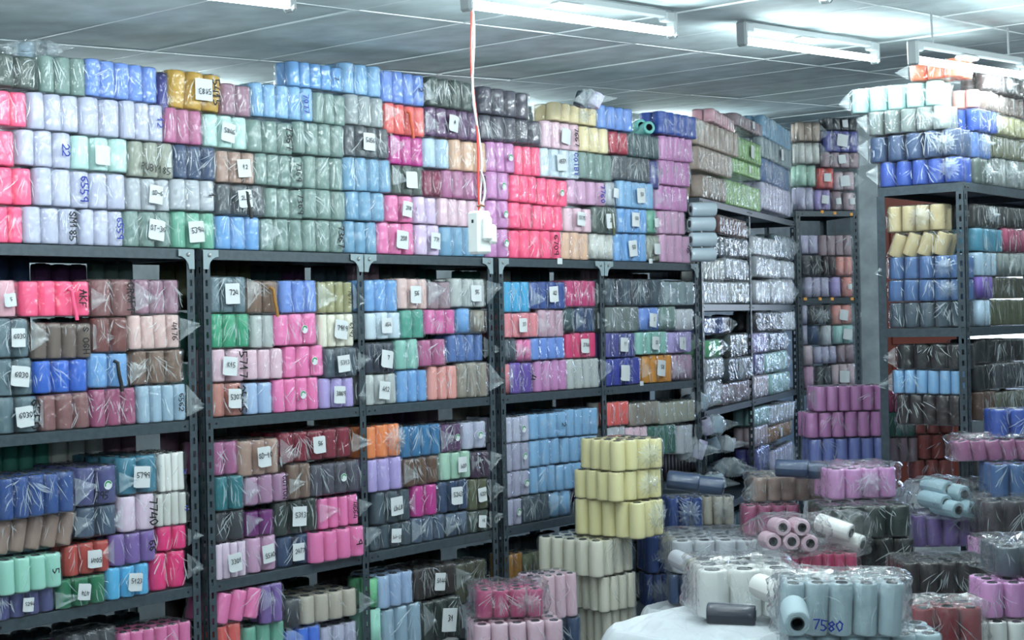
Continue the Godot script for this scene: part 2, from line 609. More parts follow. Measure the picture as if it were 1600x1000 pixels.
# One wrapped pack. at: middle of the front face's lower edge, z out of the front.
# o: n, m columns and rows of spools; haze 0..2; paper, ink, side (text); flap, back_flap, knot, sticker, flip, lie, lean
func pack(label: String, group: String, at: Transform3D, w: float, h: float, colour: String, o: Dictionary) -> Node3D:
	var root: Node3D
	if o.get("small", false):
		root = Node3D.new()
		root.name = "yarn_pack"
		root.transform = at
		small.add_child(root, true)
	else:
		root = thing("yarn_pack", label, "yarn pack", at, group)
	var n: int = o.get("n", clampi(roundi(w / 0.073), 1, 9))
	var m: int = o.get("m", 2)
	var pitch := w / n
	var deep: float = o.get("pitch", clampf(pitch, 0.055, 0.085))
	var d := deep * m
	var r: float = min(pitch, deep) * 0.485
	var lean: float = o.get("lean", 0.0)
	var core: Material = mats.white if colour in ["royal_blue", "aqua"] else mats.core
	for i in n:
		for j in m:
			var x := -w / 2 + (i + 0.5) * pitch
			var z := -(j + 0.5) * deep
			var t := Transform3D(Basis().rotated(Vector3.UP, rng.randf() * TAU), Vector3(x, 0.003, z))
			var tall := h * rng.randf_range(0.955, 0.985)
			t.basis = t.basis.scaled(Vector3(r, tall, r) * 1.0)
			t.basis = Basis(Vector3.BACK, -lean + rng.randf_range(-0.02, 0.02)) * t.basis
			if lean != 0.0:
				t.origin.x -= sin(lean) * h * 0.5
			spool(root, t, colour if j == 0 or not o.has("second") else o.second, core)
	var loose: float = o.get("loose", rng.randf_range(0.5, 1.3))
	var haze: int = o.get("haze", 1)
	if o.get("plain", false):
		return root
	if o.has("drape"):
		# the bag itself, slack round the tight pack
		var dm := film_mesh(w + 0.045, h + 0.018, d + 0.03, max(2, n / 2), max(2, m / 2), 3.2)
		part("loose_film", dm, films[5], root, Transform3D(Basis(), Vector3(rng.randf_range(-0.006, 0.006), 0.001, 0.014)))
	var f := part("plastic_film", film_mesh(w, h, d, n, m, loose), films[haze], root)
	if not o.get("plain", false):
		# the folds are a second surface of the same film
		var folds := glint_fold_mesh(w, h, int([3, 11, 22][haze] * clampf(w / 0.2, 0.5, 2.0)))
		if folds.get_surface_count():
			var both: ArrayMesh = f.mesh
			both.add_surface_from_arrays(Mesh.PRIMITIVE_TRIANGLES, folds.surface_get_arrays(0))
			f.material_override = null
			f.set_surface_override_material(0, films[haze])
			f.set_surface_override_material(1, films[4])
	if lean != 0.0:
		f.transform.basis = Basis(Vector3(1, 0, 0), Vector3(tan(lean), 1, 0), Vector3(0, 0, 1))
		f.transform.origin.x = -tan(lean) * h * 0.5
	if o.has("flap"):
		part("loose_film", flap_mesh(h * rng.randf_range(0.05, 0.25), h * rng.randf_range(0.75, 0.98), o.flap, 1.0), films[3], root, Transform3D(Basis(), Vector3(w / 2 - 0.006, 0, 0.002)))
	if o.has("back_flap"):
		part("loose_film", flap_mesh(h * 0.1, h * 0.9, o.back_flap, -1.0), films[3], root, Transform3D(Basis(), Vector3(-w / 2 + 0.006, 0, 0.002)))
	if o.has("knot"):
		var kx: float = o.knot * w / 2
		part("gathered_end", gather_mesh(min(w * 0.45, h * 0.62), h * 0.5), films[3], root, Transform3D(Basis(), Vector3(kx, h * rng.randf_range(0.42, 0.58), 0.008)))
	if o.has("paper"):
		var ps: float = min(h * 0.56, w * 0.46)
		var tilt := rng.randf_range(-0.14, 0.14) + (PI if o.has("flip") else 0.0)
		var p := part("paper_label", paper_mesh(ps * rng.randf_range(0.84, 1.0), ps), mats.paper, root, Transform3D(Basis(Vector3.BACK, tilt), Vector3(w * o.get("px", rng.randf_range(-0.06, 0.12)), h * rng.randf_range(0.44, 0.54), 0.012)))
		if o.paper != "":
			part("handwriting", writing_mesh(o.paper, ps * 0.24, ps * 0.035), mats.ink, p, Transform3D(Basis(), Vector3(0, ps * 0.08, 0.0075)))
	if o.has("ink"):
		var hi: float = min(h / (o.ink.length() * 0.95), pitch * 0.4)
		part("handwriting", writing_mesh(o.ink, hi, hi * 0.16), mats.blue_ink if o.has("blue") else mats.ink, root, Transform3D(Basis(Vector3.BACK, -PI / 2), Vector3(w * o.get("ix", 0.32), h * 0.5, 0.0105)))
	if o.has("side"):
		var hi: float = min(w / (o.side.length() * 1.0), h * 0.18)
		part("handwriting", writing_mesh(o.side, hi, hi * 0.14), mats.blue_ink if o.has("blue") else mats.ink, root, Transform3D(Basis(Vector3.BACK, -0.10), Vector3(-w * (0.12 if o.has("drape") else 0.0), h * 0.25, 0.026 if o.has("drape") else 0.0105)))
	if o.has("tuft"):
		var tx := w * rng.randf_range(-0.1, 0.2)
		var st := begin()
		tube_into(st, [Vector3(tx - 0.012, h * 0.78, 0.006), Vector3(tx, h * 0.72, 0.014), Vector3(tx + 0.004, h * 0.4, 0.016), Vector3(tx + 0.012, h * 0.12, 0.018), Vector3(tx + 0.016, -h * 0.1, 0.019)], 0.007, 7)
		part("yarn_tuft", done(st), yarn(o.tuft), root)
	if o.has("sticker"):
		var sp := part("round_sticker", sticker_mesh(0.0, 0.017, 0, TAU), mats.paper, root, Transform3D(Basis(), Vector3(w * rng.randf_range(0.05, 0.25), h * 0.5, 0.0105)))
		part("green_arc", sticker_mesh(0.009, 0.0145, 0.3, 3.6), mats.green_ink, sp, Transform3D(Basis(), Vector3(0, 0, 0.0008)))
	return root

# ------------------------------------------------------------------ the smallest packs, joined into one object
var small := Node3D.new()

func join_small() -> void:
	var by := {}
	var gather := []
	for p in small.get_children():
		for c in p.get_children():
			gather.append([c, p.transform * c.transform])
			for e in c.get_children():
				gather.append([e, p.transform * c.transform * e.transform])
	for g in gather:
		var mi: MeshInstance3D = g[0]
		for s in mi.mesh.get_surface_count():
			var m: Material = mi.get_active_material(s)
			if not by.has(m):
				by[m] = SurfaceTool.new()
			by[m].append_from(mi.mesh, s, g[1])
	var all := ArrayMesh.new()
	for m in by:
		by[m].set_material(m)
		by[m].commit(all)
	var o := MeshInstance3D.new()
	o.name = "small_yarn_packs"
	o.mesh = all
	add_child(o)
	o.set_meta("kind", "stuff")
	tag(o, "many small wrapped spool packs in gaps and far racks, dark rear rows added as shade", "yarn packs")
	small.free()

# ------------------------------------------------------------------ what stands where
# "@" opens a row: frame, shelf height, row, place. Then one pack a line: edges in the picture (left, right, top, bottom), colour, extras:
# t:TEXT paper slip, w:TEXT writing up the film, b blue ink, s sticker, f loose corner, q loose corner on the other side, k tied end, mN rows, nN columns, h0/h2 thin or milky film, u slip upside down, l leaning, p standing out
const SHELVES := """
@long 1.955 bottom row|top board, first bay
-6 40 323 383 hot_pink m2
40 128 324 384 pale_lavender w:SM185 m2
128 198 328 385 pale_lavender w:6559 b
198 272 330 386 grey_green t:ST-36 h2
@long 1.955 bottom row|top board, second bay
272 342 331 387 sea_green t:5394
342 412 338 391 sky_blue f
412 478 342 392 grey_green h2
478 542 344 393 grey_green w:7367 h2
542 592 346 395 steel_blue
@long 1.955 bottom row|top board, third bay
592 654 348 397 rose_pink t:208
654 692 351 398 pale_lilac t:771
692 764 355 399 steel_blue h1
@long 1.955 bottom row|top board, fourth bay
764 800 357 400 orchid s
800 880 360 402 hot_pink w:6709
880 925 363 402 peach second:pale_blue
925 963 365 403 off_white q y:black
@long 1.955 bottom row|top board, fifth bay
963 1013 365 404 sky_blue t:50 h1
1013 1034 367 404 dull_khaki t: h2
1034 1082 367 406 pale_orchid w:45
@long 1.955 second row|top board, first bay
-6 58 262 322 hot_pink
58 145 264 325 pale_lavender w:6559 b
145 202 271 326 pale_lavender
202 272 279 330 light_grey t:SD-6 h2
@long 1.955 second row|top board, second bay
272 342 281 335 light_grey w:1
342 418 288 339 charcoal t:2L15 h2 y:black
418 478 295 341 grey_green w:7369 h1
478 545 297 343 grey_green h2
545 607 300 347 steel_blue
@long 1.955 second row|top board, third bay
607 651 305 348 rose_pink t:208
651 688 308 350 pale_lilac q
688 764 312 355 pale_pink
@long 1.955 second row|top board, fourth bay
764 800 313 356 orchid s
800 837 317 358 hot_pink
837 885 322 362 hot_pink
885 928 325 362 pale_pink t:5575
928 969 323 364 dark_grey_green t:22 h2 y:olive
@long 1.955 second row|top board, fifth bay
969 1014 326 364 sky_blue t:50
1014 1032 328 366 sea_green t:
1032 1074 330 367 pale_orchid
@long 1.955 third row|top board, first bay
-6 30 204 261 hot_pink
30 116 204 264 pale_lavender w:22 b
116 206 214 273 pale_mint t: h1
206 275 222 280 dull_khaki S:RUBY185 h2
@long 1.955 third row|top board, second bay
275 342 228 287 navy h2
342 402 237 288 tan t:12 h2
402 478 242 295 grey_green w:7369
478 541 245 297 grey_green h2
541 616 247 299 steel_blue f h2
@long 1.955 third row|top board, third bay
616 664 259 305 dark_grey_green t: h2
664 694 266 308 wine
694 764 268 312 plum_pink w:5257
@long 1.955 third row|top board, fourth bay
764 801 269 312 orchid s
801 843 274 317 hot_pink
843 891 280 322 hot_pink s
891 949 283 324 pale_orchid w:7760 b
949 968 284 323 light_grey t:
@long 1.955 third row|top board, fifth bay
968 1026 284 324 light_blue t:58 f
1028 1079 291 330 orchid
@long 1.955 fourth row|top board, first bay
-6 48 143 203 hot_pink
48 129 146 209 pale_lavender h1
129 194 153 214 pale_lavender h1
194 260 160 220 pale_lavender w:12 b h1
@long 1.955 fourth row|top board, second bay
260 322 170 230 rose_mauve h2
322 392 180 237 pale_mint t:5846 q
392 462 189 242 grey_green w:7367
462 541 193 246 grey_green h2
541 613 198 247 charcoal t:5456 h2 f
@long 1.955 fourth row|top board, third bay
613 666 213 260 magenta
666 708 216 266 pale_blue h2
708 764 220 268 peach h2
@long 1.955 fourth row|top board, fourth bay
764 807 222 268 orchid s
807 848 229 272 hot_pink
848 908 233 281 ice_blue t:4551 w:COIBY b
908 960 240 282 grey_green h2
@long 1.955 fourth row|top board, fifth bay
960 1020 245 284 charcoal h2 f
1020 1034 250 288 navy_violet
1034 1082 252 291 orchid q
@long 1.955 fifth row|top board, first bay
-6 66 86 146 dark_grey_green h2 m3
66 138 88 150 grey_green h2
138 250 98 160 periwinkle h1 n5
@long 1.955 fifth row|top board, second bay
250 268 112 170 navy_violet h2
268 350 112 176 mustard t:5183 w:5415 u l:0.10
350 398 132 186 dusty_mauve h2
398 492 133 185 light_blue w:7077 b n5
492 545 146 190 grey_green h2
545 604 150 198 smoke h2 f
@long 1.955 fifth row|top board, third bay
604 668 164 212 coral_red f y:orange_red
668 752 171 217 plum t:A
@long 1.955 fifth row|top board, fourth bay
754 850 184 229 charcoal_violet h1 n5
850 910 191 234 pale_pink t: w:7667
910 956 199 240 cream
@long 1.955 fifth row|top board, fifth bay
956 986 206 246 crimson
986 1034 210 252 dark_teal h2
1034 1086 214 254 orchid
@long 1.955 sixth row|top board, second bay
456 538 100 152 sky_blue w:7 h0 n5
538 600 100 152 light_blue h2
@long 1.955 sixth row|top board, third bay
600 668 113 163 periwinkle w:2 f
672 742 124 174 dark_grey_green h2 q
@long 1.955 sixth row|top board, fourth bay
754 832 140 186 charcoal_violet h0 f n4
866 938 165 198 cream k:0.2 l:0.04
938 992 167 207 cornflower
@long 1.955 sixth row|top board, fifth bay
1032 1094 178 217 royal_blue f h1
@long 1.303 bottom row|upper shelf, first bay
-6 66 620 680 slate t:6030 w:6550 h1
66 146 615 674 rosy_brown q
146 219 607 667 wine_pink h2
219 298 601 658 steel_grey_blue w:6562 f n4
@long 1.303 second row|upper shelf, first bay
-6 57 560 618 slate t:6030 h2
57 143 562 615 bright_blue
143 208 552 607 sky_blue h2 f y:black
208 296 546 601 taupe_brown h2
@long 1.303 third row|upper shelf, first bay
-6 52 497 558 slate t:6030 h2 f
52 150 504 563 dark_taupe w:SPOGH h0 f n4
150 206 496 550 dark_red_brown h1
206 284 492 547 blush w:4176 f n4
@long 1.303 top row|upper shelf, first bay
-6 36 438 494 pale_rose t:5
36 148 439 502 hot_pink w:AKF m3 h0 n4 f y:hot_pink
148 214 436 494 rosy_brown w:CRAFT f
214 286 437 494 dusty_mauve h2
@long 1.303 bottom row|upper shelf, second bay
320 386 598 654 dusty_salmon t:5307 w:2515 h2
386 431 597 646 powder_blue q
431 503 591 641 pink s n4 h1
503 558 590 635 lavender t:3869
@long 1.303 second row|upper shelf, second bay
320 388 545 600 pale_pink t:K15 w:5717
388 446 545 598 pale_pink
446 512 540 592 pink s n3
512 564 543 594 dark_slate t:5313 h2 f
@long 1.303 third row|upper shelf, second bay
320 396 490 544 green h2
396 433 492 544 silver_grey
433 502 490 541 pink s h2
502 574 490 543 ivory t:7919 w:6192 n4
@long 1.303 top row|upper shelf, second bay
319 390 432 492 slate t:724 h2 f
390 442 438 491 taupe_brown h1 y:golden_brown
442 500 438 489 periwinkle second:slate f h2
500 568 440 491 khaki w:7677 h0 f n4
@long 1.303 bottom row|upper shelf, third bay
566 625 584 632 silver_grey t:412 q h1
625 672 578 624 sky_blue h1
672 718 572 620 salmon h2
718 766 566 614 taupe f h2
@long 1.303 second row|upper shelf, third bay
570 622 535 583 deep_navy t:7 h2
622 659 530 576 pale_teal h2
659 702 530 573 rose_mauve h2
702 760 522 568 denim f h1
@long 1.303 third row|upper shelf, third bay
574 631 488 535 ice_blue t:454 h1
631 667 484 530 teal_green
667 717 484 531 orchid_pink h2
717 742 481 524 sky_blue h1
742 766 484 528 taupe h2
@long 1.303 top row|upper shelf, third bay
572 625 437 487 sky_blue h1
625 672 435 484 blush t:56 f h2
672 709 440 484 mauve_grey h1
709 764 435 484 silver_grey t:55 h2 f
@long 1.303 bottom row|upper shelf, fourth bay
783 801 568 608 salmon_pink
801 838 566 606 violet w:4 q
838 889 562 603 orchid h1
889 941 560 601 silver_grey f
@long 1.303 second row|upper shelf, fourth bay
783 810 529 568 dark_slate h2 f
810 833 530 567 rose_pink h2
833 886 528 566 periwinkle h0
886 940 520 562 crimson_pink t:2704 h1
@long 1.303 third row|upper shelf, fourth bay
783 844 489 531 salmon_pink t:33 f
844 886 484 528 mauve_pink h2
886 902 481 524 dark_teal f
902 942 480 522 navy h1 f
@long 1.303 top row|upper shelf, fourth bay
783 831 440 488 cyan f h2
831 887 440 484 cobalt t:42
887 944 438 479 raspberry f h2
@long 1.303 bottom row|upper shelf, fifth bay
948 1004 559 598 indigo t: f h1
1008 1052 554 590 ochre t:58 f
1052 1086 553 588 mauve h2
@long 1.303 second row|upper shelf, fifth bay
946 998 520 560 navy_violet t:11 h2
998 1046 518 557 pale_teal t:22 h2
1046 1090 518 556 lavender t:1 h2 f
@long 1.303 third row|upper shelf, fifth bay
948 1004 479 520 dark_grey h2
1004 1034 480 520 periwinkle t:5 f h1
1034 1060 478 516 grey_green
1060 1094 482 518 silver h2 f
@long 1.303 top row|upper shelf, fifth bay
948 1040 436 482 dark_slate h2 f n4
1040 1092 440 481 grey_blue h1
@long 0.675 bottom row|middle shelf, first bay
-6 92 925 990 slate_violet t:5294 f n4
92 170 902 973 emerald t:474 u
170 238 884 955 bright_cyan t:5123
238 296 862 928 neon_pink f h2
@long 0.675 second row|middle shelf, first bay
-6 104 870 932 mint w:5 h0 p:0.03 n4
104 176 848 908 brick_red t:5041 u
176 250 832 898 purple w:66 q
250 298 822 880 neon_pink f
@long 0.675 third row|middle shelf, first bay
-6 122 806 870 beige_brown l:0.22 h1 f n5
122 190 790 848 slate_navy h2
190 248 773 833 pinkish_white w:7740 q
248 328 768 822 off_white w:12 b h0 n4
@long 0.675 top row|middle shelf, first bay
-6 122 742 808 dark_blue m4 p:0.03 f h2 n5
122 189 728 792 slate_violet s S:795 m4 h1 f
189 254 712 770 teal t:5799 m4
254 333 705 767 white w:33 b m4 h0 n4
@long 0.675 bottom row|middle shelf, second bay
329 390 848 906 pinkish_white t:3301 n4
390 438 838 892 pale_orchid t:0155 u
438 491 836 882 navy t:2477 h2
491 578 827 877 pink w:9 h0 f n4 p:0.03
@long 0.675 second row|middle shelf, second bay
329 388 798 848 black_grey h2 f
388 432 798 840 dark_magenta h1
432 502 780 836 dark_green t:5313 f h2
502 582 774 825 pink w:4664 h0 f n4
@long 0.675 third row|middle shelf, second bay
328 386 744 800 deep_teal h2 f
386 455 742 798 pinkish_mauve w:COTTON f h1
455 490 724 772 taupe_brown h2
490 572 722 776 charcoal_violet s h2
@long 0.675 top row|middle shelf, second bay
326 377 690 750 plum_pink m3 h2
377 442 686 742 tan t:SD-10 m4 f p:0.02
442 552 672 722 maroon t:56 m4 f h2 n5
@long 0.675 bottom row|middle shelf, third bay
580 646 818 868 dark_slate t:ST-19 u f h1
646 701 806 850 slate_navy f h2
701 736 800 838 slate_navy h2
736 782 796 832 dark_grey_green t:15 f h2
@long 0.675 second row|middle shelf, third bay
586 648 766 816 dark_slate t:8797 u h1
648 688 758 804 magenta q h1
688 735 750 797 navy t:5243
735 784 746 792 olive t:6221 f h1
@long 0.675 third row|middle shelf, third bay
573 634 716 766 lavender f h1
634 692 714 764 brown h2
692 740 706 753 pale_green t:609 u f
740 790 704 748 aubergine f h2 l:-0.1
@long 0.675 top row|middle shelf, third bay
570 630 664 714 orange m3 k:0.5 h2
630 692 664 713 deep_blue m3 f h2
692 726 662 710 plum m3 h2 s
726 782 658 704 pale_lavender s m3
@long 0.675 bottom row|middle shelf, fourth bay
784 820 780 824 grey_lavender s h1
820 862 772 814 dark_slate f h2
862 897 767 808 light_blue h1
@long 0.675 second row|middle shelf, fourth bay
783 832 737 781 grey_lavender s
832 872 728 776 light_blue h2
872 912 724 770 light_blue
@long 0.675 third row|middle shelf, fourth bay
783 832 692 738 grey_lavender s
832 880 686 732 light_blue h1
880 938 682 728 light_blue h2
@long 0.675 top row|middle shelf, fourth bay
783 832 651 696 pale_lavender s m4
832 888 645 690 light_blue m4 w:2
888 938 638 684 light_blue m4 h1
@long 0.675 lower row|middle shelf, fifth bay
948 982 666 704 light_grey h2
982 1016 666 702 pale_pink h1
1016 1060 664 702 bottle_green h2
1062 1104 662 700 silver h2 f
@long 0.675 top row|middle shelf, fifth bay
948 988 628 666 coral_red h2 second:off_white
988 1034 628 664 taupe h2 m3
1034 1104 626 664 khaki_grey h1 f m3
@long 0.06 lower row|floor shelf, second bay
330 384 972 1040 coral_red h2
384 450 975 1035 sea_green f h1
450 505 980 1030 bright_blue h1
505 562 975 1025 grey_lavender h2
@long 0.06 upper row|floor shelf, second bay
330 412 915 976 pink l:0.25 m3 h1 f
412 446 910 975 purple h2
446 476 935 980 black_grey h2
476 562 926 982 pale_taupe m3 h0 f n4
@long 0.06 lower row|floor shelf, third bay
572 602 952 1010 mint h1
602 664 946 1000 steel_grey_blue h1 f
664 724 935 990 dark_green t:31 h2 f
724 766 940 985 black_grey h2
@long 0.06 upper row|floor shelf, third bay
572 596 904 952 spring_green h1
596 650 895 950 powder_blue m3 h1
650 716 884 940 dark_brown t:5144 f m3 h2
716 764 872 930 dark_olive h1
@long 0.06 lower row|floor shelf, fourth bay
783 826 908 955 dark_brown h1
@long 0.06 upper row|floor shelf, fourth bay
783 822 866 908 golden_brown h1
822 852 862 904 olive f h2
@long 0.06 lower row|floor shelf, first bay
30 110 1010 1060 dark_magenta h1
110 190 985 1050 black_grey h2
190 316 978 1040 rose_pink m3 h1 n6
@turned 2.345 bottom row|turned rack, top board
1097 1135 276 312 tan_grey h2
1135 1190 287 322 light_green h2 f
1190 1240 291 326 silver_lavender h2
@turned 2.345 second row|turned rack, top board
1093 1145 236 275 tan_grey h2 q
1145 1190 254 288 light_green t:
1190 1238 256 291 blue_slate h2 f
@turned 2.345 third row|turned rack, top board
1092 1152 196 238 tan_grey l:0.1 h2
1152 1190 219 254 light_green t: h1
1190 1240 224 258 grey_blue t: h1
@turned 2.345 fourth row|turned rack, top board
1112 1152 190 221 pale_rose h2
1152 1192 192 221 mauve_grey t: h1
1192 1240 192 227 steel_blue h2 q
@turned 2.345 topmost row|turned rack, top board
1120 1178 163 192 pale_pink h1 n4
1178 1222 161 194 pale_rose h2
1222 1254 160 190 steel_grey_blue h2
@turned 1.73 bottom row|turned rack, upper shelf
1098 1138 440 479 silver h2
1138 1171 440 476 silver_grey h2
1178 1206 438 473 silver h2
1206 1240 436 470 silver h2 f
@turned 1.73 second row|turned rack, upper shelf
1098 1133 404 441 off_white h2
1133 1171 404 441 light_grey h2 f
1178 1224 403 438 light_grey h2
1224 1242 408 436 silver h2
@turned 1.73 top row|turned rack, upper shelf
1110 1171 370 405 dark_slate h1 f
1178 1212 371 404 silver h2
1212 1240 368 402 slate h1 f
@turned 1.73 topmost row|turned rack, upper shelf
1122 1168 340 370 maroon_brown h1 f
@turned 1.11 bottom row|turned rack, middle shelf
1097 1131 594 625 light_grey h2
1131 1170 596 628 mauve_grey h2
1177 1203 586 620 silver_pink h2
1203 1238 582 616 silver_aqua h2
@turned 1.11 second row|turned rack, middle shelf
1095 1132 560 595 smoke h2 l:0.15
1140 1178 558 596 dark_slate k:0 h2
1178 1196 552 588 navy_violet h2
1196 1232 549 583 silver_aqua h2 f
@turned 1.11 third row|turned rack, middle shelf
1095 1134 531 561 spring_green h0 f n2
1138 1176 521 558 dark_grey_green h2
1178 1200 520 552 lavender h2
1200 1230 519 550 navy h2 f
@turned 1.11 top row|turned rack, middle shelf
1100 1141 495 531 cobalt f n2
1184 1222 487 521 black_grey h2
1222 1243 482 518 silver h2
@turned 0.52 lower row|turned rack, low shelf
1176 1206 698 735 navy_violet h2
1206 1244 695 732 silver_lavender h2 f
@turned 0.52 upper row|turned rack, low shelf
1176 1200 665 700 silver_pink h2
1200 1240 662 698 golden_brown h2 t:
@turned 0.52 topmost row|turned rack, low shelf
1177 1204 636 668 silver_aqua h2 l:0.2
1204 1240 630 664 silver h2 l:0.35
@end 2.42 bottom row|pillar rack, top board
1248 1274 292 326 silver_lavender h2
1274 1300 296 328 lavender t: h2
1300 1320 298 328 mauve_grey t: h2
1320 1340 300 330 silver_pink t:
@end 2.42 second row|pillar rack, top board
1248 1278 257 292 pale_green h2
1278 1304 262 296 coral_red t:
1304 1338 268 300 silver_pink t: f
@end 2.42 third row|pillar rack, top board
1248 1284 222 258 off_white h2 f
1284 1346 238 270 mauve_grey t: h2 f
@end 2.42 fourth row|pillar rack, top board
1246 1284 190 224 tan_grey h2 f
1288 1344 204 238 blue_violet t: f
@end 2.42 topmost row|pillar rack, top board
1290 1342 174 204 black_grey t: h1 f
@end 1.775 bottom row|pillar rack, upper shelf
1248 1258 432 463 cream
1258 1298 432 463 silver_lavender h2
1298 1319 432 462 lavender h2
1319 1341 432 462 salmon t:
@end 1.775 second row|pillar rack, upper shelf
1250 1286 398 432 black_grey h2
1286 1308 400 432 dark_plum h2
1308 1342 400 432 salmon second:charcoal h2
@end 1.775 top row|pillar rack, upper shelf
1250 1281 367 398 silver_lavender h2
1281 1340 367 399 mauve_grey h2
@end 1.10 bottom row|pillar rack, middle shelf
1248 1276 572 606 pale_orchid h2
1276 1302 572 604 charcoal h2
1302 1338 568 602 silver_pink t: h2
@end 1.10 second row|pillar rack, middle shelf
1248 1274 540 573 silver_pink h2
1274 1310 541 572 silver_lavender h2
1310 1337 538 570 mauve_grey h2
@end 1.10 third row|pillar rack, middle shelf
1248 1264 508 541 silver_lavender h2
1264 1284 508 540 navy h1
1284 1304 508 540 silver h2
1304 1338 508 540 silver_aqua t: h2 second:rosy_brown
@end 1.10 top row|pillar rack, middle shelf
1248 1264 474 508 silver_lavender h2
1264 1302 476 508 black_grey k:0 h2
1302 1344 475 508 salmon t: f h2
@side 1.585 bottom row|gable end, upper shelf
1386 1506 472 512 dark_slate h2 n5
@side 1.585 second row|gable end, upper shelf
1384 1506 437 471 blue_slate n5 k:0.6
@side 1.585 third row|gable end, upper shelf
1384 1506 400 437 blue_slate n5 k:0.55 q
@side 1.585 fourth row|gable end, upper shelf
1388 1480 362 400 beige l:0.35 n4 h1
@side 1.585 top row|gable end, upper shelf
1382 1472 320 364 beige n4 h1 k:0.3
@side 2.24 bottom row|gable end, top board
1368 1500 249 287 royal_blue n5 q k:0.8
@side 2.24 second row|gable end, top board
1352 1498 207 250 navy n5 q k:0.75 h2
@side 2.24 third row|gable end, top board
1352 1480 169 209 dark_grey n5 q k:0.8 h2
@side 2.24 fourth row|gable end, top board
1326 1470 132 176 silver_aqua q h2 n5
@side 2.24 topmost row|gable end, top board
1416 1500 104 134 orange_red h1 q
@side 1.03 lowest row|gable end, low shelf
1396 1502 617 655 dark_brown n5 h1
@side 1.03 top row|gable end, low shelf
1392 1502 579 615 light_blue n6 h1 q
@side 1.03 topmost row|gable end, low shelf
1396 1504 538 580 black h1 n4 q
@front 2.24 bottom row|lone rack, top board
1512 1556 247 287 dark_grey_green k:0 h2
1556 1606 250 292 dark_grey k:0 h2
@front 2.24 second row|lone rack, top board
1504 1552 206 249 denim k:0 h2
1552 1606 216 252 olive h2
@front 2.24 third row|lone rack, top board
1492 1562 168 209 royal_blue h2 f
1562 1606 184 218 khaki h1
@front 2.24 fourth row|lone rack, top board
1480 1534 134 170 salmon h1
1536 1606 150 186 dark_taupe h2
@front 2.24 topmost row|lone rack, top board
1542 1606 118 152 dark_brown h1 k:0
@front 1.585 bottom row|lone rack, upper shelf
1516 1552 468 505 pale_blue h2
1552 1608 468 503 olive h1
@front 1.585 second row|lone rack, upper shelf
1516 1530 434 470 dark_teal h2
1530 1556 432 468 violet h2
1556 1608 434 468 dark_olive h1
@front 1.585 third row|lone rack, upper shelf
1516 1562 394 432 steel_grey_blue h2
1562 1608 396 432 dark_grey h2
@front 1.585 fourth row|lone rack, upper shelf
1518 1570 357 395 teal h1
1570 1606 358 398 wine h1
@front 1.585 top row|lone rack, upper shelf
1516 1560 320 357 black k:0.2 h2
1562 1606 324 360 black h1
@front 1.03 top row|lone rack, low shelf
1512 1560 612 648 brown h2
1560 1606 610 646 dark_olive h2
@front 1.03 topmost row|lone rack, low shelf
1512 1558 570 612 black h1
1558 1606 566 610 black_grey h1
@front 1.03 third row|lone rack, low shelf
1512 1606 530 570 black h1 n4
"""
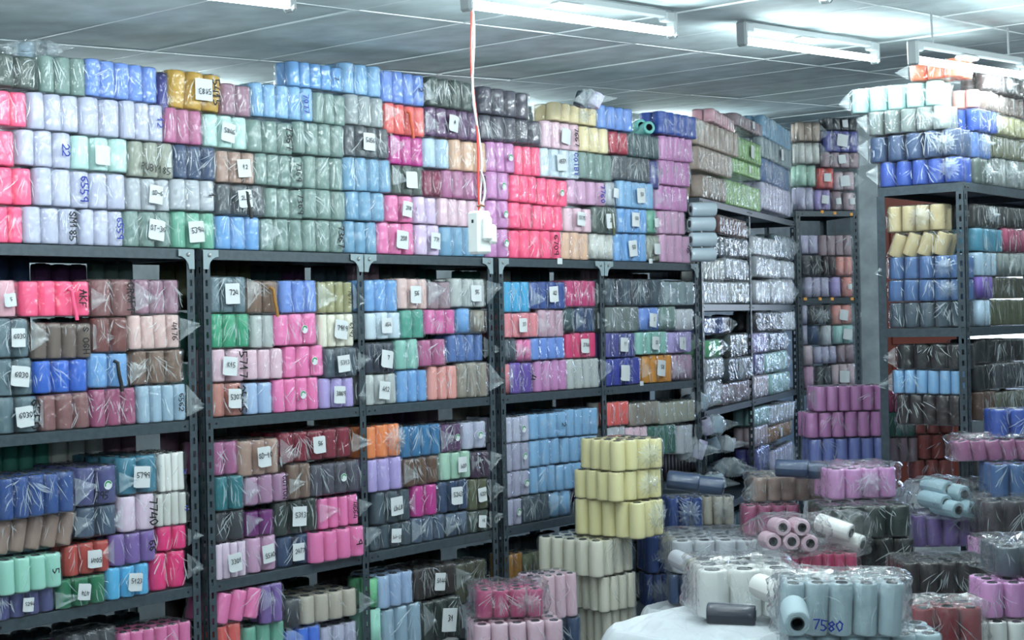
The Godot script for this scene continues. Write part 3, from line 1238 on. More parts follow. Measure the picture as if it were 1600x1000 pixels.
# standing on the floor or on each other: outline in the picture, depth, turn, columns, rows, colour, extras, then its own words
const PILES := """
838 1000 848 905 7.0 50 n4 m5 ivory h1|on ivory pack, under the yellow three
895 1002 903 958 7.05 40 n4 m4 ivory h1|second ivory pack from the floor
904 1002 957 1012 7.1 40 n4 m4 ivory h1|third down of the ivory packs
904 1002 1012 1064 7.1 40 n4 m4 ivory h1|on the floor, lowest of the ivory ones
897 1048 788 842 7.0 52 n3 m5 yellow h0 k:0.2|lowest of the three yellow packs
896 1046 740 791 7.0 38 n4 m4 yellow h0 k:0.3|middle one of the three yellow packs
906 1046 690 740 7.0 35 n4 m4 yellow h0 k:0.3|topmost of the three yellow packs
1002 1052 898 950 7.5 10 n3 m3 cobalt h2 k:0|low, behind the ivory packs
1000 1078 838 896 7.5 10 n3 m3 cobalt h2 k:0.2|tied end, right behind the ivory packs
1040 1100 778 836 7.6 5 n3 m3 cobalt h2 k:0.2|tied end, beside the lowest yellow pack
1099 1148 776 822 8.1 0 n3 m2 pale_taupe h1 k:0.3|between dark blue pack and pink pack
1100 1146 822 866 8.1 0 n3 m2 dark_brown h2|under the pale taupe pack
1046 1096 898 945 6.9 0 n3 m3 navy h0|under the silver pack with a lying spool
806 908 902 957 6.7 30 n4 m3 pale_pink h1|beside the ivory packs, dark spool ends showing
838 908 966 1020 6.8 0 n3 m2 navy h2|under the pale pink pack
738 850 924 976 6.3 5 n4 m3 raspberry h2 k:0.55 d|magenta, tied with a white film tail
724 884 977 1035 6.2 12 n5 m3 pale_pink h1|lowest, under the raspberry pack
1052 1222 846 898 6.9 0 n5 m4 silver h1 f d|behind the white pack with big spools
1092 1246 892 966 5.5 0 n3 m3 white h1 s d|on the white sack, big spools
1224 1430 916 996 4.7 -8 n5 m3 pale_aqua S:7580 b h1 l:0.06 d|blue number on its front, in front of all
1236 1478 996 1060 4.75 0 n6 m3 pale_aqua h1|lowest, under the numbered aqua pack
1430 1540 950 1010 5.3 0 n3 m3 dark_red h1 m2 d|slumped, between aqua and orchid packs
1412 1560 880 940 6.0 0 n5 m4 dark_brown h1|dark brown, wide, dusty film top
1540 1640 912 974 5.4 0 n3 m3 bright_orchid h1|at the edge, standing on white spools
1520 1640 974 1034 5.35 0 n4 m3 white h0|under the bright orchid pack
1562 1640 856 912 5.5 0 n2 m3 dark_slate h1 d|on the bright orchid pack
1520 1572 846 882 6.6 0 n3 m2 bright_orchid h1|behind the dark slate pack
1426 1526 806 856 6.8 0 n4 m3 purple h1 q d|under the teal bag of lying spools
1540 1640 784 844 6.5 0 n3 m3 dark_plum h2 d|at the edge, below the steel spools
1280 1426 792 842 6.6 0 n4 m3 dark_green h1 l:0.02|glossy, under the tied pink pack
1340 1432 842 902 6.6 0 n3 m3 black h1|black bag under the glossy dark green one
1284 1410 734 788 6.8 10 n4 m3 bright_orchid k:0.1 h2 d|tied across the middle, under periwinkle spools
1178 1290 746 790 7.1 0 n5 m2 beige_brown h1 q d|beneath the dark blue roll
1262 1392 686 727 7.9 5 n6 m3 lilac_blue h1|under two orchid packs
1256 1386 645 686 7.9 5 n6 m3 orchid h1|lower of the two orchid packs
1270 1390 604 645 7.9 5 n6 m3 orchid h1 q|upper of the two orchid packs
1386 1432 645 680 8.3 0 n3 m2 bottle_green h2 k:0.3|right behind the lower orchid pack
1430 1492 643 677 8.3 0 n3 m2 rust_red h1|under the lying lavender spools
1392 1436 684 723 8.3 0 n3 m2 mauve_grey h2|behind the periwinkle spools
1436 1502 679 719 8.3 0 n3 m2 rust_red h1|second from top of the red-brown ones
1428 1490 719 750 8.3 0 n3 m2 rust_red h1|lowest of the red-brown ones
1386 1430 603 643 8.3 0 n3 m2 wine h2|topmost, behind the upper orchid pack
1497 1640 698 742 6.75 0 n6 m2 plum_pink h1 l:-0.2 d|leaning mauve spools at the edge
1552 1640 726 778 6.6 0 n3 m3 blue_slate h1|on the dark plum pack
1552 1640 640 684 6.8 0 n3 m2 royal_blue h2|highest at the edge
1162 1252 790 832 7.0 0 n4 m2 wine_pink h2|behind the lying pale pink spools
1226 1346 868 920 6.4 8 n6 m3 crimson_pink h1 w:28 d|under the lying pale pink spools
"""

# ------------------------------------------------------------------ building the place
func _ready() -> void:
	rng.seed = 4
	wob.seed = 3
	wob.frequency = 0.25
	set_camera()
	set_air()
	make_materials()
	make_spool()
	build_shell()
	build_lights()
	build_racks()
	fill_shelves()
	fill_piles()
	build_extras()
	fill_behind()
	join_small()

func set_camera() -> void:
	var cam := Camera3D.new()
	cam.name = "camera"
	cam.fov = rad_to_deg(2.0 * atan(500.0 / FOCAL))
	cam.near = 0.05
	cam.far = 60.0
	var th := deg_to_rad(AIM)
	var fw := Vector3(cos(th), 0, -sin(th))
	var rt := Vector3(sin(th), 0, cos(th))
	var b := Basis(rt, Vector3.UP, -fw)
	# the picture's level falls to the left by ROLL
	b = b * Basis(Vector3.BACK, -atan(ROLL))
	add_child(cam)
	cam.transform = Transform3D(b, EYE)
	cam.current = true

func set_air() -> void:
	var env := Environment.new()
	var sky := Sky.new()
	var pm := ProceduralSkyMaterial.new()
	pm.sky_top_color = Color(0.42, 0.60, 0.85)
	pm.sky_horizon_color = Color(0.85, 0.90, 0.95)
	pm.ground_bottom_color = Color(0.40, 0.40, 0.38)
	pm.ground_horizon_color = Color(0.80, 0.85, 0.88)
	pm.sky_energy_multiplier = 3.3
	pm.ground_energy_multiplier = 2.4
	sky.sky_material = pm
	env.sky = sky
	env.background_mode = Environment.BG_SKY
	env.ambient_light_source = Environment.AMBIENT_SOURCE_SKY
	env.tonemap_mode = Environment.TONE_MAPPER_LINEAR
	env.tonemap_exposure = 1.0
	env.sdfgi_enabled = true
	env.ssao_enabled = true
	env.ssil_enabled = true
	var we := WorldEnvironment.new()
	we.name = "air"
	we.environment = env
	add_child(we)

const SLOPE := 0.0575      # the ceiling climbs along x
func ceil_y(x: float) -> float:
	return 2.82 + SLOPE * (x - 4.36)

const X0 := -1.6
const X1 := 13.6
const Z0 := -7.0           # behind the long rack
const Z1 := 3.4

func build_shell() -> void:
	struct("floor", block(Vector3(X0 - 0.2, -0.15, Z0 - 0.2), Vector3(X1 + 0.2, 0, Z1 + 0.2)), mats.ground)
	# ceiling: a sloping slab with panels of 0.6 by 1.2 m hung under it in a grid of white bars
	var pitch := atan(SLOPE)
	var up := Transform3D(Basis(Vector3.BACK, pitch), Vector3(4.36, 2.82, 0))
	var c := struct("ceiling", block(Vector3(-6.4, 0.03, Z0 - 0.2), Vector3(9.8, 0.2, Z1 + 0.2)), mats.wall, up)
	var xs := []
	for k in range(-10, 16):
		xs.append((3.4 + 0.588 * k - 4.36) / cos(pitch))
	var tile := block(Vector3(0.004, 0.0, 0.004), Vector3(0.586, 0.012, 1.196), 0.004)
	for x in xs:
		for j in range(-2, 8):
			var z := -5.15 + 1.2 * j - 1.2
			if z < Z0 - 0.6 or z > Z1:
				continue
			var jig := Basis(Vector3.BACK, rng.randf_range(-0.006, 0.006)) * Basis(Vector3.RIGHT, rng.randf_range(-0.003, 0.003))
			part("panel", tile, mats.panel, c, Transform3D(jig, Vector3(x, 0.0, z)))
	for x in xs:
		part("grid_bar", block(Vector3(x - 0.006, -0.002, Z0), Vector3(x + 0.006, 0.010, Z1), 0.0015), mats.bar, c)
	for j in range(-1, 8):
		var z := -5.15 + 1.2 * j - 1.2
		if z > Z0 and z < Z1:
			part("grid_bar", block(Vector3(-6.0, -0.0025, z - 0.006), Vector3(9.4, 0.010, z + 0.006), 0.0015), mats.bar, c)
	var high := 3.7
	struct("wall_back", block(Vector3(X0 - 0.2, 0, Z0 - 0.2), Vector3(X1 + 0.2, high, Z0)), mats.wall)
	struct("wall_front", block(Vector3(X0 - 0.2, 0, Z1), Vector3(X1 + 0.2, high, Z1 + 0.2)), mats.wall)
	struct("wall_near", block(Vector3(X0 - 0.2, 0, Z0), Vector3(X0, high, Z1)), mats.wall)
	# the far wall with its window opening
	var wz0 := -5.75
	var wz1 := -2.6
	var st := begin()
	box_into(st, Vector3(X1, 0, Z0), Vector3(X1 + 0.2, 1.35, Z1))
	box_into(st, Vector3(X1, 2.75, Z0), Vector3(X1 + 0.2, high, Z1))
	box_into(st, Vector3(X1, 1.35, Z0), Vector3(X1 + 0.2, 2.75, wz0))
	box_into(st, Vector3(X1, 1.35, wz1), Vector3(X1 + 0.2, 2.75, Z1))
	struct("wall_far", done(st), mats.wall)
	var win := struct("window_1", block(Vector3(X1 - 0.03, 1.32, wz0 - 0.03), Vector3(X1 + 0.2, 1.35, wz1 + 0.03), 0.004), mats.white)
	var fr := begin()
	for z in [wz0, (wz0 + wz1) / 2, wz1]:
		box_into(fr, Vector3(X1 + 0.06, 1.35, z - 0.03), Vector3(X1 + 0.11, 2.75, z + 0.03), 0.004)
	box_into(fr, Vector3(X1 + 0.06, 1.35, wz0), Vector3(X1 + 0.11, 1.40, wz1), 0.004)
	box_into(fr, Vector3(X1 + 0.06, 2.70, wz0), Vector3(X1 + 0.11, 2.75, wz1), 0.004)
	part("window_frame", done(fr), mats.white, win)
	var glass := StandardMaterial3D.new()
	glass.transparency = BaseMaterial3D.TRANSPARENCY_ALPHA
	glass.albedo_color = Color(0.9, 0.95, 1.0, 0.04)
	glass.roughness = 0.03
	mats.glass = glass
	for k in 2:
		var za: float = lerp(wz0, wz1, k * 0.5) + 0.03
		part("window_pane", block(Vector3(X1 + 0.08, 1.40, za), Vector3(X1 + 0.086, 2.70, za + (wz1 - wz0) / 2 - 0.06)), mats.glass, win)
	# grey pillar and the red-brown door leaf behind the racks
	var a := at_depth(1346, 600, 12.15)
	var b := at_depth(1378, 600, 12.15)
	var u := Vector3(b.x - a.x, 0, b.z - a.z)
	struct("wall_pillar", block(Vector3(0, 0, -0.3), Vector3(u.length(), 3.3, 0), 0.01), mats.wall, facing(Vector3(a.x, 0, a.z), u.normalized()))
	var d0 := at_depth(1379, 600, 12.3)
	var d1 := at_depth(1506, 600, 12.3)
	var du := Vector3(d1.x - d0.x, 0, d1.z - d0.z)
	var door := struct("door_1", block(Vector3(0, 0, -0.05), Vector3(du.length(), 2.62, 0), 0.006), mats.red_wood, facing(Vector3(d0.x, 0, d0.z), du.normalized()))
	for k in 2:
		part("door_panel", block(Vector3(0.08, 0.2 + 1.2 * k, 0), Vector3(du.length() - 0.08, 1.25 + 1.2 * k, 0.015), 0.012), mats.red_wood, door)

func build_lights() -> void:
	# rows of single-tube battens under the ceiling; the first three are in view, the rest unseen, placed to light racks and heap
	var spots := []
	for s in [[742, 12, 1043, 43], [1162, 65, 1366, 88], [1446, 97, 1592, 116]]:
		var n := Vector3(-SLOPE, 1, 0)
		var p := Vector3(4.36, 2.82 - 0.085, 0)
		var a := on_plane(s[0], s[1], p, n)
		var b := on_plane(s[2], s[3], p, n)
		spots.append([(a.x + b.x) / 2, (a.z + b.z) / 2])
	var pitch := spots[1][0] - spots[0][0] as float
	# the third hangs lower, in front of the packs on the lone rack
	var hung := on_plane(1520, 106, Vector3(0, 0, -2.68), Vector3.BACK)
	var words := ["tube light above the hanging socket box, first of the line", "tube light second along the line above the racks", "tube light before the orange pack near the ceiling"]
	for k in 2:
		tube_light(spots[k][0], spots[k][1], words[k], 0.0)
	tube_light(hung.x, hung.z, words[2], ceil_y(hung.x) - 0.088 - hung.y)
	var out := [[spots[0][0] - pitch, -3.6], [spots[0][0] - 2 * pitch, -3.6], [spots[2][0] + pitch, -3.5], [spots[2][0] + 2 * pitch, -3.5], [0.4, -1.9], [2.2, -1.9], [4.2, -2.5], [5.8, -1.8], [7.6, -1.7], [0.4, 0.6], [2.6, 0.9], [9.4, -1.2], [2.2, -6.1], [4.6, -6.1], [7.0, -6.1], [9.4, -6.1]]
	for o in out:
		tube_light(o[0], o[1], "unseen tube light out of the picture, placed to light racks, ceiling and heap", 0.0)

const TUBE_ENERGY := 2.8
func tube_light(x: float, z: float, label: String, drop: float) -> void:
	var at := Transform3D(Basis(Vector3.BACK, atan(SLOPE)), Vector3(x, ceil_y(x) - 0.008 - drop, z))
	var t := thing("tube_light", label, "tube light", at, "tube lights under the ceiling")
	if drop > 0.0:
		for s in [-0.42, 0.42]:
			part("hanger", block(Vector3(s - 0.004, -0.005, -0.004), Vector3(s + 0.004, drop, 0.004), 0.001), mats.batten, t)
	# slim batten along the ceiling, an end holder at each end, ballast cover, glass tube
	part("housing", block(Vector3(-0.60, -0.030, -0.016), Vector3(0.60, 0, 0.016), 0.005), mats.batten, t)
	part("ballast_cover", block(Vector3(-0.14, -0.05, -0.024), Vector3(0.02, -0.030, 0.024), 0.006), mats.white, t)
	for s in [-1.0, 1.0]:
		var st := begin()
		box_into(st, Vector3(s * 0.615 - 0.013, -0.105, -0.024), Vector3(s * 0.615 + 0.013, 0, 0.024), 0.008)
		box_into(st, Vector3(s * 0.58 - 0.03, -0.045, -0.022), Vector3(s * 0.58 + 0.03, -0.004, 0.022), 0.006)
		part("end_holder", done(st), mats.batten, t)
	if not mats.has("tube"):
		var g := solid(Color(0.95, 0.98, 1.0), 0.3)
		g.emission_enabled = true
		g.emission = Color(0.93, 0.99, 1.0)
		g.emission_energy_multiplier = 12.0
		mats.tube = g
		var st := begin()
		tube_into(st, [Vector3(-0.602, 0, 0), Vector3(0.602, 0, 0)], 0.0165, 14)
		mats.tube_mesh = done(st)
	part("glass_tube", mats.tube_mesh, mats.tube, t, Transform3D(Basis(), Vector3(0, -0.080, 0)))
	# a tube shines all round: one strip of light along each flank, turned out and down
	for s in [-1.0, 1.0]:
		var l := AreaLight3D.new()
		l.name = "tube_glow"
		l.area_size = Vector2(1.19, 0.030)
		l.light_color = Color(0.93, 0.99, 1.0)
		l.light_energy = TUBE_ENERGY / 2
		l.area_range = 14.0
		l.shadow_enabled = true
		t.add_child(l, true)
		l.transform = Transform3D(Basis(Vector3.UP, PI if s > 0 else 0.0) * Basis(Vector3.RIGHT, -deg_to_rad(28)), Vector3(0, -0.089, s * 0.019))

# ------------------------------------------------------------------ racks
func upright_mesh(high: float, slots: bool, sx: float, sz: float) -> ArrayMesh:
	# slotted angle: one flange along x (seen from the front), one along z; sx, sz say which way they run from the corner
	var st := begin()
	var wd := 0.038
	var th := 0.0024
	for fl in 2:
		var step := 0.05
		var n := int(high / step)
		for i in n:
			var y0 := i * step
			var y1 := y0 + step
			var cells := [[0.0, wd, y0, y1]]
			if slots:
				var a := wd * 0.5 - 0.0055
				var b := wd * 0.5 + 0.0055
				var c := y0 + 0.013
				var e := y0 + 0.037
				cells = [[0.0, a, y0, y1], [b, wd, y0, y1], [a, b, y0, c], [a, b, e, y1]]
			for q in cells:
				var lo: Vector3
				var hi: Vector3
				if fl == 0:
					lo = Vector3(min(sx * q[0], sx * q[1]), q[2], -th)
					hi = Vector3(max(sx * q[0], sx * q[1]), q[3], 0)
				else:
					lo = Vector3(min(0.0, sx * th), q[2], min(sz * q[0], sz * q[1]))
					hi = Vector3(max(0.0, sx * th), q[3], max(sz * q[0], sz * q[1]))
				box_into(st, lo, hi)
	return done(st)

func board_mesh(w0: float, w1: float, deep: float, slots_at_ends: bool) -> ArrayMesh:
	# sheet steel tray, top at y 0, rolled front and back edges 38 mm tall with small holes near the ends
	var st := begin()
	box_into(st, Vector3(w0, -0.003, -deep), Vector3(w1, 0, 0), 0.001)
	var lip := 0.040
	for z in [0.0, -deep]:
		var zf: float = z
		box_into(st, Vector3(w0, -lip, zf - 0.0015), Vector3(w1, 0, zf + 0.0015), 0.0012)
		var inn := -0.014 if z == 0.0 else 0.014
		box_into(st, Vector3(w0, -lip, min(zf, zf + inn)), Vector3(w1, -lip + 0.003, max(zf, zf + inn)), 0.001)
	for x in [w0, w1]:
		box_into(st, Vector3(x - 0.001, -lip, -deep), Vector3(x + 0.001, 0, 0))
	return done(st)

func gusset_mesh(dirx: float) -> ArrayMesh:
	# corner plate under a board: straight along the board and the upright, hollowed between
	var pts := [Vector2(0, 0)]
	var arm := 0.075
	for k in 9:
		var a := PI / 2 * k / 8
		pts.append(Vector2(arm - (arm - 0.030) * sin(a), -arm + (arm - 0.030) * (1.0 - cos(a)) * 1.0) if false else Vector2(arm - (arm - 0.026) * sin(a), -0.026 - (arm - 0.026) * (1.0 - cos(a))))
	pts.insert(1, Vector2(arm, 0))
	pts.append(Vector2(0, -arm))
	var st := begin()
	for i in range(1, pts.size() - 1):
		var a := Vector3(0, 0, 0.002)
		var b := Vector3(dirx * pts[i].x, pts[i].y, 0.002)
		var c := Vector3(dirx * pts[i + 1].x, pts[i + 1].y, 0.002)
		if dirx > 0:
			tri(st, a, b, c)
			tri(st, a - Vector3(0, 0, 0.002), c - Vector3(0, 0, 0.002), b - Vector3(0, 0, 0.002))
		else:
			tri(st, a, c, b)
			tri(st, a - Vector3(0, 0, 0.002), b - Vector3(0, 0, 0.002), c - Vector3(0, 0, 0.002))
	return done(st)

func bolt_mesh() -> ArrayMesh:
	var st := begin()
	lathe_into(st, [Vector2(0.0085, 0), Vector2(0.0085, 0.003), Vector2(0.006, 0.006), Vector2(0, 0.0065)], 8)
	return done(st)

# x positions of bay edges, board heights
var posts := {}
func rack(kind: String, label: String, at: Transform3D, edges: Array, levels: Array, deep: float, high: float, gussets: bool) -> void:
	var r := thing("steel_rack", label, "rack", at, "slotted steel racks")
	for i in edges.size():
		var e: float = edges[i]
		var dirs := [1.0 if i == 0 else -1.0]
		for s in dirs:
			if not posts.has(kind):
				posts[kind] = []
			posts[kind].append([e - 0.042, e + 0.002] if s < 0 else [e - 0.002, e + 0.042])
			part("upright", upright_mesh(high, true, s, -1.0), mats.steel, r, Transform3D(Basis(), Vector3(e, 0, 0.006)))
			part("upright", upright_mesh(high, false, s, 1.0), mats.steel, r, Transform3D(Basis(), Vector3(e, 0, -deep - 0.006)))
	var bolt := bolt_mesh()
	for i in edges.size() - 1:
		var a: float = edges[i] + 0.003
		var b: float = edges[i + 1] - 0.003
		for y in levels:
			part("shelf_board", board_mesh(a, b, deep, true), mats.steel, r, Transform3D(Basis(), Vector3(0, y, 0)))
			for s in [[a + 0.02, 1], [a + 0.055, 1], [b - 0.055, 1], [b - 0.02, 1]]:
				part("bolt", bolt, mats.black, r, Transform3D(Basis(Vector3.RIGHT, PI / 2).scaled(Vector3(0.55, 0.55, 0.55)), Vector3(s[0], y - 0.02, 0.0015)))
		if gussets:
			for s in [[a, 1.0], [b, -1.0]]:
				var g := part("corner_plate", gusset_mesh(s[1]), mats.plate, r, Transform3D(Basis(), Vector3(s[0], levels[-1] - 0.002, 0.0075)))
				part("bolt", bolt, mats.bolt, g, Transform3D(Basis(Vector3.RIGHT, PI / 2), Vector3(s[1] * 0.03, -0.02, 0.002)))

var frames := {}
func build_racks() -> void:
	frames["long"] = Transform3D(Basis(), Vector3(0, 0, -4.64))
	var ta := at_depth(1096, 500, 8.85)
	var tb := at_depth(1244, 500, 11.3)
	frames["turned"] = facing(Vector3(ta.x, 0, ta.z), Vector3(tb.x - ta.x, 0, tb.z - ta.z).normalized())
	var ea := at_depth(1246, 500, 11.3)
	var eb := at_depth(1343, 500, 11.45)
	frames["end"] = facing(Vector3(ea.x, 0, ea.z), Vector3(eb.x - ea.x, 0, eb.z - ea.z).normalized())
	var corner := at_depth(1508, 500, 6.9)
	frames["front"] = Transform3D(Basis(), Vector3(corner.x, 0, corner.z))
	frames["side"] = facing(Vector3(corner.x, 0, corner.z), Vector3(0, 0, 1))
	var lv := [0.06, 0.675, 1.303, 1.955]
	var high := 1.955
	rack("long", "grey slotted steel rack nearest the camera, first bay with hot pink packs", frames.long, [2.86, 3.775], lv, 0.48, high, true)
	rack("long", "grey slotted steel rack of the second and third bays, lavender packs low down", frames.long, [3.812, 4.685, 5.548], lv, 0.48, high, true)
	rack("long", "grey slotted steel rack of the fourth and fifth bays behind the yellow packs", frames.long, [5.585, 6.44, 7.345], lv, 0.48, high, true)
	var tl := Vector2(ta.x, ta.z).distance_to(Vector2(tb.x, tb.z))
	var mid: float = (on_plane(1174, 500, frames.turned.origin, frames.turned.basis.z) - frames.turned.origin).dot(frames.turned.basis.x)
	rack("turned", "dark steel rack turned away, between long rack and pillar, silvery packs", frames.turned, [0.0, mid, tl], [0.06, 0.52, 1.11, 1.73, 2.345], 0.45, 2.345, false)
	rack("end", "narrow steel rack end beside the grey pillar with lilac packs", frames.end, [0.0, Vector2(ea.x, ea.z).distance_to(Vector2(eb.x, eb.z))], [0.06, 0.5, 1.10, 1.775, 2.42], 0.5, 2.42, false)
	# the rack that stands out on its own: its gable end is seen beside its long side
	rack("front", "freestanding dark steel rack with blue packs, gable end showing", frames.front, [0.0, 0.92, 1.84], [0.06, 1.585, 2.24], 0.41, 2.24, false)

# ------------------------------------------------------------------ packs
const ORDER := ["first", "second", "third", "fourth", "fifth", "sixth", "seventh", "eighth", "ninth"]

func extras(words: PackedStringArray, from: int) -> Dictionary:
	var o := {"haze": 1}
	for i in range(from, words.size()):
		var w := words[i]
		if PALETTE.contains("|" + w + " "):
			continue
		if w.begins_with("t:"): o["paper"] = w.substr(2)
		elif w.begins_with("w:"): o["ink"] = w.substr(2)
		elif w.begins_with("S:"): o["side"] = w.substr(2)
		elif w.begins_with("k:"): o["knot"] = w.substr(2).to_float()
		elif w.begins_with("l:"): o["lean"] = w.substr(2).to_float()
		elif w.begins_with("p:"): o["out"] = w.substr(2).to_float()
		elif w.begins_with("y:"): o["tuft"] = w.substr(2)
		elif w.begins_with("second:"): o["second"] = w.substr(7)
		elif w == "b": o["blue"] = true
		elif w == "d": o["drape"] = true
		elif w == "s": o["sticker"] = true
		elif w == "u": o["flip"] = true
		elif w == "f": o["flap"] = rng.randf_range(0.05, 0.09)
		elif w == "q": o["back_flap"] = rng.randf_range(0.04, 0.07)
		elif w[0] == "h": o["haze"] = w.substr(1).to_int()
		elif w[0] == "n": o["n"] = w.substr(1).to_int()
		elif w[0] == "m": o["m"] = w.substr(1).to_int()
	return o

func look(colour: String, o: Dictionary) -> String:
	var c := colour.replace("_", " ")
	var mark := ""
	if o.has("paper"): mark = " with paper slip"
	elif o.has("knot"): mark = " with tied end"
	elif o.has("sticker"): mark = " with round sticker"
	elif o.has("ink"): mark = " with marker writing"
	elif o.has("lean"): mark = ", leaning"
	return "wrapped %s spools%s" % [c, mark]

# packs that show smaller than this (square pixels) are joined into one object
const SMALL := 1476.0
func area(w: PackedStringArray) -> float:
	return (min(w[1].to_float(), 1600.0) - max(w[0].to_float(), 0.0)) * (min(w[3].to_float(), 1000.0) - w[2].to_float())

func fill_shelves() -> void:
	var frame: Transform3D
	var base := 0.0
	var row := ""
	var place := ""
	var placed := {}
	var count := 0
	var key := ""
	var w0 := ""
	var boards := {"@long": [0.06, 0.675, 1.303, 1.955], "@turned": [0.06, 0.52, 1.11, 1.73, 2.345], "@end": [0.06, 0.5, 1.10, 1.775, 2.42], "@side": [0.06, 1.585, 2.24], "@front": [0.06, 1.585, 2.24]}
	var frame_high := {"@long": 1.9, "@turned": 2.3, "@end": 2.3, "@side": 2.2, "@front": 2.2}
	for line in SHELVES.split("\n", false):
		if line[0] == "@":
			var halves := line.split("|")
			var w := halves[0].split(" ")
			frame = frames[w[0].substr(1)]
			base = w[1].to_float()
			row = w[2] + " " + w[3]
			place = halves[1]
			key = w[0] + w[1] + place
			w0 = w[0]
			if not placed.has(key):
				placed[key] = []
			count = 0
			continue
		var w := line.split(" ")
		var o := extras(w, 5)
		var out: float = o.get("out", 0.0) + rng.randf_range(-0.012, 0.010)
		if w0 == "@side" and base < 2.2:
			out = -0.012
		var p := frame.origin + frame.basis.z * (0.004 + out)
		var mid_y := (w[2].to_float() + w[3].to_float()) / 2
		var inv := frame.affine_inverse()
		var a: Vector3 = inv * on_plane(w[0].to_float(), mid_y, p, frame.basis.z)
		var b: Vector3 = inv * on_plane(w[1].to_float(), mid_y, p, frame.basis.z)
		if w0 == "@front":
			a.x = max(a.x, 0.16)
		if base < frame_high[w0]:
			for q in posts.get(w0.substr(1), []):
				if a.x < q[1] and b.x > q[0]:
					if (a.x + b.x) / 2 < (q[0] + q[1]) / 2:
						b.x = q[0]
					else:
						a.x = q[1]
		if b.x - a.x < 0.03:
			continue
		var cx := (w[0].to_float() + w[1].to_float()) / 2
		var top: float = (inv * on_plane(cx, w[2].to_float(), p, frame.basis.z)).y
		var low: float = (inv * on_plane(cx, w[3].to_float(), p, frame.basis.z)).y
		var rest := base
		for q in placed[key]:
			if q[3] != row and q[0] < b.x - 0.04 and q[1] > a.x + 0.04:
				rest = max(rest, q[2])
		var h: float = clamp(top - rest, 0.085, 0.19)
		if rest < low - 0.05:
			rest = max(rest, low - 0.03)
			h = clamp(top - rest, 0.085, 0.19)
		var mid3: Vector3 = frame * Vector3((a.x + b.x) / 2, 0, 0)
		h = min(h, ceil_y(mid3.x) - 0.055 - rest)
		for lv in boards[w0]:
			if lv > base + 0.1 and rest < lv:
				h = min(h, lv - 0.048 - rest)
				break
		if h < 0.06:
			continue
		placed[key].append([a.x, b.x, rest + h + 0.0015, row])
		o["small"] = area(w) < SMALL
		var label := "%s, %s in %s, %s" % [look(w[4], o), ORDER[count], row, place]
		count += 1
		pack(label, "packs on the " + place, Transform3D(frame.basis * Basis(Vector3.UP, rng.randf_range(-0.045, 0.045)) * Basis(Vector3.BACK, rng.randf_range(-0.012, 0.012)), frame * Vector3((a.x + b.x) / 2, rest + 0.001, 0.004 + out)), b.x - a.x - 0.004, h, w[4], o)

# packs of the rear rows: only slivers of them show, in the gaps between the packs in front and the boards
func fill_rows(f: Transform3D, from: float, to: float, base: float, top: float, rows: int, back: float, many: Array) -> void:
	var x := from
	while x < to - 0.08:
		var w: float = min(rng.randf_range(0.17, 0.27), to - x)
		if to - x - w < 0.1:
			w = to - x
		var high := top - rng.randf() * 0.03
		var h := (high - base) / rows
		for i in rows:
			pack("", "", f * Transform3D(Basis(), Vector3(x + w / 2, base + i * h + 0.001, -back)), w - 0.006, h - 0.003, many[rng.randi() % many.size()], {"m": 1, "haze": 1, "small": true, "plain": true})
		x += w

func fill_behind() -> void:
	var mixed := ["grey_green", "dark_teal", "taupe", "teal_green", "slate", "off_white", "steel_blue", "mauve_grey", "dark_grey", "plum", "dusty_mauve", "aqua", "charcoal", "pale_pink", "olive", "navy", "rosy_brown", "bottle_green"]
	var gap_shade := ["black_grey", "dark_slate", "dark_brown", "charcoal", "dark_plum", "black", "dark_teal"]  # dark yarn for added rows that stand in for shade in the gaps
	for bay in [[2.87, 3.73], [3.86, 4.64], [4.69, 5.50], [5.63, 6.39], [6.45, 7.30]]:
		fill_rows(frames.long, bay[0], bay[1], 0.061, 0.58, 3, 0.285, gap_shade)
		fill_rows(frames.long, bay[0], bay[1], 0.676, 1.285, 3, 0.285, mixed)
		fill_rows(frames.long, bay[0], bay[1], 1.304, 1.94, 3, 0.285, mixed)
	var e: Array = posts["turned"]
	for k in 2:
		var a: float = e[k][1] + 0.005
		var b: float = e[k + 1][0] - 0.005
		for lv in [[0.061, 0.46], [0.521, 1.05], [1.111, 1.68], [1.731, 2.2]]:
			fill_rows(frames.turned, a, b, lv[0], lv[1], 3, 0.25, gap_shade)
		fill_rows(frames.turned, a, b, 0.061, 0.44, 2, 0.05, gap_shade)
	fill_rows(frames.front, 0.17, 0.86, 1.586, 2.19, 3, 0.22, gap_shade)
	fill_rows(frames.front, 0.17, 0.86, 0.061, 1.0, 6, 0.01, gap_shade)
	for lv in [[0.061, 0.9, 5], [1.586, 2.15, 4], [2.241, 2.8, 4]]:
		fill_rows(frames.front, 0.97, 1.78, lv[0], lv[1], lv[2], 0.02, mixed)

